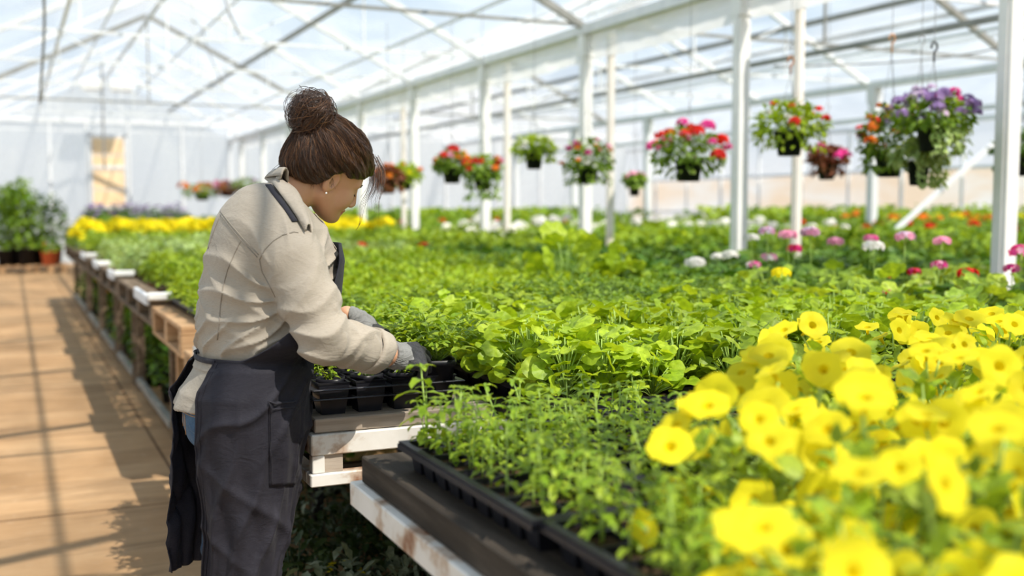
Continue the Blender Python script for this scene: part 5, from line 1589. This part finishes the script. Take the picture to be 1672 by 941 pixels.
# lime greens behind the worker's arms, and the block further right
LIME = Kind('lime_bedding_plant', [k_mound(700 + i, 0.13, 0.17, 'lf_lime', 150, 0.036) for i in range(4)])
FRESH = Kind('bedding_plant', [k_mound(710 + i, 0.15, 0.19, 'lf_fresh', 150, 0.042) for i in range(4)])
PALE = Kind('pale_bedding_plant', [k_mound(720 + i, 0.17, 0.2, 'lf_pale', 130, 0.055) for i in range(3)])
SERR = Kind('toothed_bedding_plant', [k_mound(730 + i, 0.14, 0.18, 'lf_fresh', 170, 0.036, (('p_pink', 2),), 'tooth', 0.010) for i in range(3)])
def blk(kind, x0, x1, y0, y1, sp, label, group, sc=1.0, z=ZB, keep=1.0):
    c = 0
    for x in np.arange(x0, x1, sp):
        for y in np.arange(y0, y1, sp):
            xx = x + R_.uniform(-.15, .15) * sp; yy = y + R_.uniform(-.15, .15) * sp
            th = math.degrees(math.atan2(xx, yy))
            if th < -2 or th > 52 or R_.random() > keep: continue
            kind.put((xx, yy, z + 0.002), label, 'bedding plant', group, R_, sc); c += 1
    return c
blk(LIME, 1.28, 3.0, 5.2, 6.3, 0.20, 'lime bedding plant in the dense block behind the arms of the worker', 'lime bedding plants behind the arms')
blk(SERR, 1.25, 1.6, 4.66, 5.05, 0.19, 'toothed-leaf bedding plant on the low pallet stand right behind the worker', 'toothed bedding plants', 1.0, 0.702)
tray((0.80, 5.16, 0.803), 4, 8, 0.075, 0.075, 'black tray along the edge of the first pallet bench behind the worker')
tray((0.80, 5.79, 0.803), 4, 8, 0.075, 0.075, 'second black tray along the edge of the first pallet bench')
blk(LIME, 0.88, 1.2, 5.25, 6.2, 0.17, 'bright lime bedding plant at the pallet edge, left of the shirt of the worker', 'lime plants at the pallet edge', 0.85, 0.85)
blk(LIME, 1.28, 2.9, 4.66, 5.06, 0.19, 'lime bedding plant on the low stand behind the arms of the worker', 'lime plants on the low stand', 1.25, 0.72)
blk(FRESH, 1.0, 3.0, 6.35, 8.4, 0.23, 'fresh green bedding plant in the block past the lime ones', 'fresh green bedding plants', 1.0, 0.832)
blk(PALE, 0.95, 3.0, 8.5, 11.8, 0.28, 'pale green bedding plant half way along the aisle benches', 'pale bedding plants along the aisle', 1.0, 0.842)
blk(FRESH, 0.95, 3.0, 11.95, 14.3, 0.30, 'green bedding plant before the yellow row along the aisle', 'green bedding plants before the yellow row', 1.1, 0.842)
YEL = Kind('marigold', [k_mound(740 + i, 0.2, 0.24, 'lf_mid', 110, 0.06, (('p_yellow', 13),), 'ovate', 0.05) for i in range(3)])
blk(YEL, 0.95, 5.0, 14.5, 17.0, 0.38, 'mound of yellow marigolds at the far end of the aisle benches', 'yellow marigolds', 1.1, 0.825)
blk(FRESH, 3.2, 5.0, 9.0, 14.2, 0.36, 'green bedding plant in the long bed right of the worker head', 'green bedding plants in the long bed', 1.35)
DARKM = Kind('dark_bedding_plant', [k_mound(750 + i, 0.22, 0.30, 'lf_mid', 120, 0.07) for i in range(3)])
PURP = Kind('lavender', [k_mound(760 + i, 0.2, 0.34, 'lf_dark', 110, 0.06, (('p_purple', 9),), 'tooth', 0.03) for i in range(2)])
blk(PURP, 1.6, 3.2, 22.2, 26.0, 0.5, 'purple flowering plant near the wooden door', 'purple flowering plants by the door', 1.4)
blk(DARKM, 1.55, 5.0, 17.3, 22, 0.50, 'dark green bedding plant beyond the yellow marigolds', 'dark green plants beyond the marigolds', 1.1)
WHT = Kind('geranium', [k_mound(770 + i, 0.24, 0.28, 'lf_fresh', 100, 0.075, (('p_white', 4),), 'ovate', 0.055) for i in range(3)])
RED = Kind('geranium', [k_mound(780 + i, 0.24, 0.28, 'lf_mid', 100, 0.075, (('p_red', 1),), 'ovate', 0.045) for i in range(3)])
ORA = Kind('marigold', [k_mound(790 + i, 0.24, 0.28, 'lf_mid', 100, 0.075, (('p_orange', 1), ('p_yellow', 1)), 'ovate', 0.036) for i in range(3)])
GRN = Kind('tall_bedding_plant', [k_mound(800 + i, 0.25, 0.30, 'lf_mid' if i % 2 else 'lf_fresh', 110, 0.08) for i in range(4)])
def row(kind, x0, x1, y0, y1, sp, label, group, sc=1.0, cat='bedding plant', z=ZB):
    for x in np.arange(x0, x1, sp):
        for y in np.arange(y0, y1, sp):
            th = math.degrees(math.atan2(x, y))
            if th < 14 or th > 51.5: continue
            kind.put((x + R_.uniform(-.1, .1) * sp, y + R_.uniform(-.1, .1) * sp, z + 0.002), label, cat, group, R_, sc)
row(GRN, 5.55, 7.6, 8.4, 11.9, 0.40, 'green bedding plant in the bed behind the centre posts', 'green plants behind the centre posts')
row(GRN, 7.7, 9.6, 7.4, 10.3, 0.42, 'green bedding plant in the right bed behind the pink geraniums', 'green plants behind the pink geraniums')
row(WHT, 7.7, 9.6, 10.4, 11.9, 0.46, 'white-flowered geranium in the bed right of the centre posts', 'white geraniums right of the centre posts', 1.0, 'geranium')
row(WHT, 5.6, 7.6, 12.2, 14.4, 0.46, 'white-flowered geranium in the far bed behind the left posts', 'white geraniums in the far bed', 1.1, 'geranium')
row(RED, 5.6, 9.6, 14.6, 17.0, 0.50, 'red-flowered geranium in the far bed behind the posts', 'red geraniums in the far bed', 1.1, 'geranium')
row(GRN, 7.7, 9.6, 12.2, 14.5, 0.48, 'green bedding plant in the far bed between white and red flowers', 'green plants between white and red beds', 1.1)
row(RED, 9.8, 11.0, 8.0, 14.0, 0.46, 'red-flowered geranium in the narrow bed on the right', 'red geraniums in the narrow right bed', 1.1, 'geranium')
row(ORA, 11.5, 13.7, 9.0, 13.0, 0.48, 'orange-flowered marigold in the right-hand far bed', 'orange marigolds in the right far bed', 1.3, 'marigold')
row(GRN, 11.5, 16.5, 13.1, 16.9, 0.62, 'large green plant in the farthest right-hand bed', 'large green plants at far right', 1.7)
row(GRN, 5.6, 11.0, 17.2, 21.8, 0.62, 'large green plant in the bed before the end wall', 'large green plants before the end wall', 1.6)
row(GRN, 13.9, 16.5, 10.9, 13.0, 0.6, 'green plant in front of the peach wall panels', 'green plants by the peach wall', 1.6)
# two red heads in the green block right of the worker's head
for px, py, dp, lb in ((598, 402, 9.4, 'red flower head in the greens close to the front of the worker, left one'), (690, 404, 9.2, 'red flower head in the greens, right one of the pair beside the worker')):
    top = P(px, py, dp); k = Kind('geranium', [k_geranium(650 + px, 0.24, 'lf_mid', 0.04, 22, [(top.z - ZB, ['p_red'], 0.055), (top.z - ZB - 0.05, ['p_red'], 0.04)], 0.14)])
    o = k.put((top.x, top.y, ZB + 0.002), lb, 'geranium', None, R_, 1.0, 0, 0.0); o.scale = (1, 1, 1)

# petunias in the foreground
PET = Kind('petunia', [k_petunia(900 + i, 0.18, 0.235, 200, 20) for i in range(5)])
PP = [(0.75, 0.77), (0.94, 1.22), (0.97, 1.00), (1.08, 1.27), (1.13, 1.02), (1.34, 1.26), (1.27, 1.50), (1.52, 1.42), (1.50, 1.68), (1.76, 1.62), (1.80, 1.90), (2.05, 1.78), (1.02, 0.84), (1.30, 1.04), (2.10, 2.02), (1.56, 1.20), (2.36, 1.96), (1.80, 1.40)]
PLAB = 'mound of yellow petunias in the right foreground'
for i, (x, y) in enumerate(PP):
    PET.put((x, y, ZB + 0.002), PLAB, 'petunia', 'yellow petunias in the foreground', R_, 1.0, i % 5, R_.uniform(-0.45, 0.45))

# ---------------------------------------------------------------- hanging baskets
def basket(px, py, dep, R, h, label, leafm, flw, seed, pot_w=0.19, trail=0, hook=None, trailm=None, drop=0.35, fr=0.03, n=380):
    """py = rim of the pot"""
    rr = random.Random(seed); c = P(px, py, dep); t = empty('hanging_basket', c)
    m = MB(); m.ring([(0.02, -0.145), (pot_w * .36, -0.145), (pot_w * .48, -0.012), (pot_w * .53, -0.012), (pot_w * .53, 0.004), (pot_w * .47, 0.004), (pot_w * .45, -0.02)], 18)
    m.build('pot', M['black_plastic'], t, True)
    m = MB(); m.ring([(pot_w * .46, -0.018), (0.001, -0.010)], 18); m.build('soil', M['soil'], t)
    fo = MB(); mats = [M[leafm]]
    if trailm: mats.append(M[trailm])
    for i in range(n):
        d = sph(rr, -0.35, 1.0); q = rr.uniform(0.55, 1.0); p = Vector((d.x * R * q, d.y * R * q, 0.02 + (h * d.z if d.z > 0 else trail * 0.6 * d.z) * q)); L = rr.uniform(0.035, 0.065)
        if p.z < 0 and math.hypot(p.x, p.y) < pot_w * .56: p = Vector((d.x * R * .8, d.y * R * .8, -0.10 * rr.random()))
        leaf(fo, p, d + sph(rr) * 0.8, L, L * 0.62, rr.uniform(0.3, 1.4), 'ovate', 0.25, 0, rr.uniform(-.6, .6), rr)
    if trail:
        for i in range(int(190 * trail / 0.2)):
            a = rr.uniform(0, 6.28) if not trailm else rr.uniform(-2.4, 0.2); q = max(pot_w * .6, R * rr.uniform(0.5, 0.95)); p = Vector((math.cos(a) * q, math.sin(a) * q, -trail * rr.random()))
            L = rr.uniform(0.03, 0.05); leaf(fo, p, Vector((math.cos(a), math.sin(a), -0.8)) + sph(rr) * 0.6, L, L * 0.65, rr.uniform(0.2, 1.0), 'ovate', 0.25, 1 if trailm else 0, rr.uniform(-.6, .6), rr)
    fo.build('foliage', mats, t, True)
    st = MB()
    for i in range(22):
        d = sph(rr, -0.1, 1.0); p = Vector((d.x * R * .8, d.y * R * .8, h * d.z * .8)); st.tube([(0, 0, -0.02), p * 0.5 + Vector((0, 0, 0.03)), p], 0.003, 4, r1=0.0015)
    st.build('stem', M['stem'], t, True)
    for mt, cnt, zmin, rad in flw:
        for i in range(cnt):
            d = sph(rr, zmin, 1.0); k = rr.uniform(0.95, 1.18); p = Vector((d.x * R * k, d.y * R * k, 0.02 + (h * d.z * k if d.z > 0 else trail * d.z)))
            f = MB(); f.tube([p * 0.6, p], 0.0018, 4, 1)
            umbel(f, p, rad * rr.uniform(.6, 1.15), 13, 0, rr, 0.7, 0.55); f.build('flower', [M[mt], M['stem']], t, True)
    wr = MB()
    for k in range(3):
        a = 2 * PI * k / 3 + 0.4; wr.tube([(math.cos(a) * pot_w * .5, math.sin(a) * pot_w * .5, 0), (0, 0, drop)], 0.002, 4)
    wr.build('hanger_wire', M['wire'], t)
    hm = MB(); pts = [(0, 0, drop), (0, 0, drop + 0.06)] + [(0.022 * math.sin(a), 0, drop + 0.085 - 0.025 * math.cos(a)) for a in np.linspace(0.3, 5.2, 9)]
    hm.tube(pts, 0.006 if hook else 0.003, 6); hm.build('hook', M[hook or 'wire'], t, True)
    up = MB(); top = 3.15 - c.z
    up.tube([(0.0, 0, drop + 0.11), (0, 0, top)], 0.0025, 4); up.build('suspension_wire', M['wire'], t)
    return tag(t, label, 'hanging basket')
M['hook_black'] = simple('hook_black', (0.03, 0.03, 0.04), None); M['hook_rust'] = simple('hook_rust', (0.40, 0.16, 0.07), (0.5, 0.22, 0.1)); M['hook_orange'] = simple('hook_orange', (0.85, 0.45, 0.22), None)
basket(1289, 216, 6.6, 0.22, 0.17, 'lime hanging basket in a black pot in front of the white post, sparse red blooms', 'lf_lime', [('p_red', 5, 0.1, 0.03), ('p_orange', 3, 0.3, 0.022), ('p_white', 2, 0.2, 0.02)], 1, 0.185, 0.10, 'hook_rust')
basket(1522, 205, 6.0, 0.21, 0.17, 'purple-flowered hanging basket with pale trailing growth, under a black hook', 'lf_mid', [('p_purple', 36, -0.1, 0.034), ('p_lilac', 9, -0.3, 0.026), ('p_magenta', 5, 0.5, 0.024)], 2, 0.17, 0.16, 'hook_black', 'lf_pale')
basket(1452, 250, 6.5, 0.18, 0.27, 'orange and yellow hanging basket left of the purple one', 'lf_mid', [('p_orange', 13, 0.1, 0.03), ('p_red', 5, -0.2, 0.022), ('p_yellow', 4, 0.3, 0.03), ('p_purple', 4, 0.1, 0.025)], 3, 0.17, 0.10, 'hook_orange', None, 0.60)
basket(1500, 262, 6.2, 0.16, 0.10, 'drooping pale green hanging basket below the purple and orange ones', 'lf_pale', [('p_white', 9, -0.2, 0.02), ('p_lilac', 3, 0.0, 0.02)], 4, 0.13, 0.14, None, 'lf_pale', 0.6)
basket(1125, 262, 7.4, 0.25, 0.22, 'round hanging basket of red and magenta blooms between two white posts', 'lf_mid', [('p_red', 10, -0.3, 0.042), ('p_magenta', 7, 0.2, 0.042), ('p_orange', 3, 0.2, 0.02)], 5, 0.20, 0.10)
basket(1350, 264, 8.6, 0.15, 0.10, 'small bronze-leaved hanging basket with magenta blooms, behind the lime one', 'lf_red', [('p_magenta', 8, 0.0, 0.034)], 6, 0.16, 0.10)
basket(960, 272, 9.0, 0.21, 0.22, 'bushy green hanging basket with pink tips left of the slim tan post', 'lf_mid', [('p_magenta', 6, 0.3, 0.032), ('p_orange', 5, -0.3, 0.026), ('p_white', 3, -0.2, 0.026)], 7, 0.19, 0.14)
basket(872, 248, 9.0, 0.18, 0.11, 'small white-flowered lime hanging basket with a black pot', 'lf_lime', [('p_white', 14, 0.0, 0.024)], 8, 0.16, 0.08, 'white_paint')
basket(738, 274, 10.0, 0.17, 0.13, 'red-flowered hanging basket in a black pot right of a white post', 'lf_mid', [('p_red', 6, 0.1, 0.045), ('p_orange', 4, 0.2, 0.03), ('p_pink', 2, 0.6, 0.03)], 9, 0.19, 0.05)
basket(788, 285, 9.8, 0.18, 0.16, 'trailing green and red hanging basket left of a thick white post', 'lf_mid', [('p_red', 6, -0.2, 0.04), ('p_orange', 5, 0.1, 0.03), ('p_pink', 2, 0.3, 0.026)], 10, 0.17, 0.22)
basket(660, 288, 11.5, 0.18, 0.12, 'pale yellow and lime hanging basket beside the slim tan post near the hair', 'lf_lime', [('p_orange', 5, 0.0, 0.03), ('p_yellow', 3, 0.1, 0.03)], 11, 0.18, 0.10)
basket(634, 292, 10.5, 0.16, 0.10, 'bronze hanging basket showing behind the loose hair of the worker', 'lf_red', [('p_orange', 6, -0.2, 0.035)], 12, 0.16, 0.12)
basket(1036, 296, 10.5, 0.10, 0.05, 'small lilac-pink hanging basket peeking out behind a white post', 'lf_mid', [('p_pink', 4, 0.0, 0.035)], 13, 0.12, 0.05)
basket(1668, 250, 6.8, 0.17, 0.14, 'dark green hanging basket cut by the right edge of the picture', 'lf_dark', [('p_red', 2, 0.5, 0.025)], 14, 0.17, 0.08)
basket(330, 316, 22, 0.42, 0.18, 'far hanging basket with orange blooms, left of the pair behind the shoulder', 'lf_mid', [('p_orange', 9, -0.2, 0.10)], 15, 0.3, 0.1)
basket(372, 310, 22, 0.36, 0.16, 'far hanging basket of dull bronze leaves behind the shoulder', 'lf_red', [('p_pink', 3, 0, 0.07)], 16, 0.3, 0.1)
basket(402, 306, 22, 0.34, 0.18, 'far green hanging basket closest to the shoulder of the worker', 'lf_mid', [('p_lilac', 3, 0, 0.06)], 17, 0.3, 0.1)

# ---------------------------------------------------------------- under the benches, back corner
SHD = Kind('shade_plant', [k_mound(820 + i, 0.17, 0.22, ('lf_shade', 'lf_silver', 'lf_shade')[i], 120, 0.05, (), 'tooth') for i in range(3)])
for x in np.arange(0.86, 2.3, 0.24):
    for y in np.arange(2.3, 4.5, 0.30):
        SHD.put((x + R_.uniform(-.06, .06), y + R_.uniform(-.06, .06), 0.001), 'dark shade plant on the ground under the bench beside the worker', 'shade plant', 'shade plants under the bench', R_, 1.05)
YB_ = Kind('shade_plant', [k_mound(830, 0.15, 0.13, 'lf_shade', 70, 0.04, (('p_yellow', 9),), 'tooth', 0.012)])
YB_.put((0.98, 3.42, 0.001), 'dark plant with tiny yellow buds on the ground beside the apron hem', 'shade plant', None, R_, 1.0)
SV = Kind('silver_leaf_plant', [k_mound(840, 0.16, 0.26, 'lf_silver', 120, 0.05, (), 'tooth')])
SV.put((1.12, 3.10, 0.001), 'silvery green plant at the bottom under the corner of the nearest bench', 'shade plant', None, R_, 1.0)
UND = Potted('potted_shade_plant', [k_mound(850 + i, 0.17, 0.26, ('lf_mid', 'lf_dark', 'lf_shade')[i], 90, 0.06, ((('p_orange', 3),) if i == 2 else ()), 'ovate', 0.02) for i in range(3)], 0.2, 0.18)
for y in np.arange(4.9, 16.5, 0.40):
    for x in (1.0, 1.35):
        UND.put((x + R_.uniform(-.05, .05), y, 0.001), 'potted plant on the ground under the aisle benches', 'potted plant', 'potted plants under the aisle benches', R_, 1.0)
# back corner: tall shrubs in dark pots on a ground pallet
def ground_pallet(x0, x1, y0, y1, z, label):
    t = empty('ground_pallet', (x0, y0, 0))
    for k in range(6):
        m = MB(); x = (x1 - x0 - 0.12) * k / 5; m.box(x, x + 0.12, 0, y1 - y0, z - 0.022, z, bev=0.003); m.build('deck_board', M['pallet_wood'], t)
    for by in (0.0, (y1 - y0) / 2 - .05, y1 - y0 - 0.1):
        m = MB(); m.box(0, x1 - x0, by, by + 0.1, z - 0.044, z - 0.023, bev=0.003); m.build('bearer', M['pallet_wood'], t)
        for bx in (0, (x1 - x0) / 2 - .05, x1 - x0 - 0.1):
            m = MB(); m.box(bx, bx + 0.1, by, by + 0.1, 0, z - 0.045, bev=0.003); m.build('block', M['pallet_wood'], t)
    return tag(t, label, 'pallet')
ground_pallet(-0.75, 0.35, 24.6, 25.8, 0.15, 'low wooden pallet across the end of the path, left one under tall shrubs')
ground_pallet(0.40, 1.05, 24.6, 25.8, 0.15, 'short wooden pallet at the end of the path under the orange pot')
TALL = Potted('potted_shrub', [k_mound(860 + i, 0.38, 1.30 + 0.2 * (i % 2), ('lf_dark', 'lf_mid')[i % 2], 420, 0.11, (), 'ovate') for i in range(3)], 0.34, 0.36)
SHL = ['tall green shrub in a dark pot, leftmost at the back of the path', 'tall green shrub in a dark pot, second from the left at the back', 'tall green shrub in a dark pot, in the middle of the back group',
       'tall green shrub in a dark pot, second from the right at the back', 'tall green shrub in a dark pot, rightmost of the back group', 'tall shrub behind the front row at the back of the path']
for i, (x, y) in enumerate([(-0.16, 24.9), (0.02, 25.1), (0.25, 24.85), (0.5, 25.3), (0.85, 25.5), (0.1, 25.5)]):
    TALL.put((x, y, 0.152), SHL[i], 'shrub', None, R_, 1.0)
OR = Potted('potted_plant', [k_mound(870, 0.22, 0.18, 'lf_mid', 70, 0.08, (('p_orange', 3),))], 0.36, 0.32, 'terracotta')
OR.put((0.72, 24.75, 0.152), 'small plant in a bright orange-red pot at the end of the path', 'potted plant', None, R_, 1.0)
for k in (SEEDL, TALLS, ROUND, HERB, HERB_L, HERB_D, BIG, BIGL, GER, LIME, FRESH, PALE, SERR, YEL, DARKM, PURP, WHT, RED, ORA, GRN, PET, SHD, UND, TALL, LOWP): k.done()
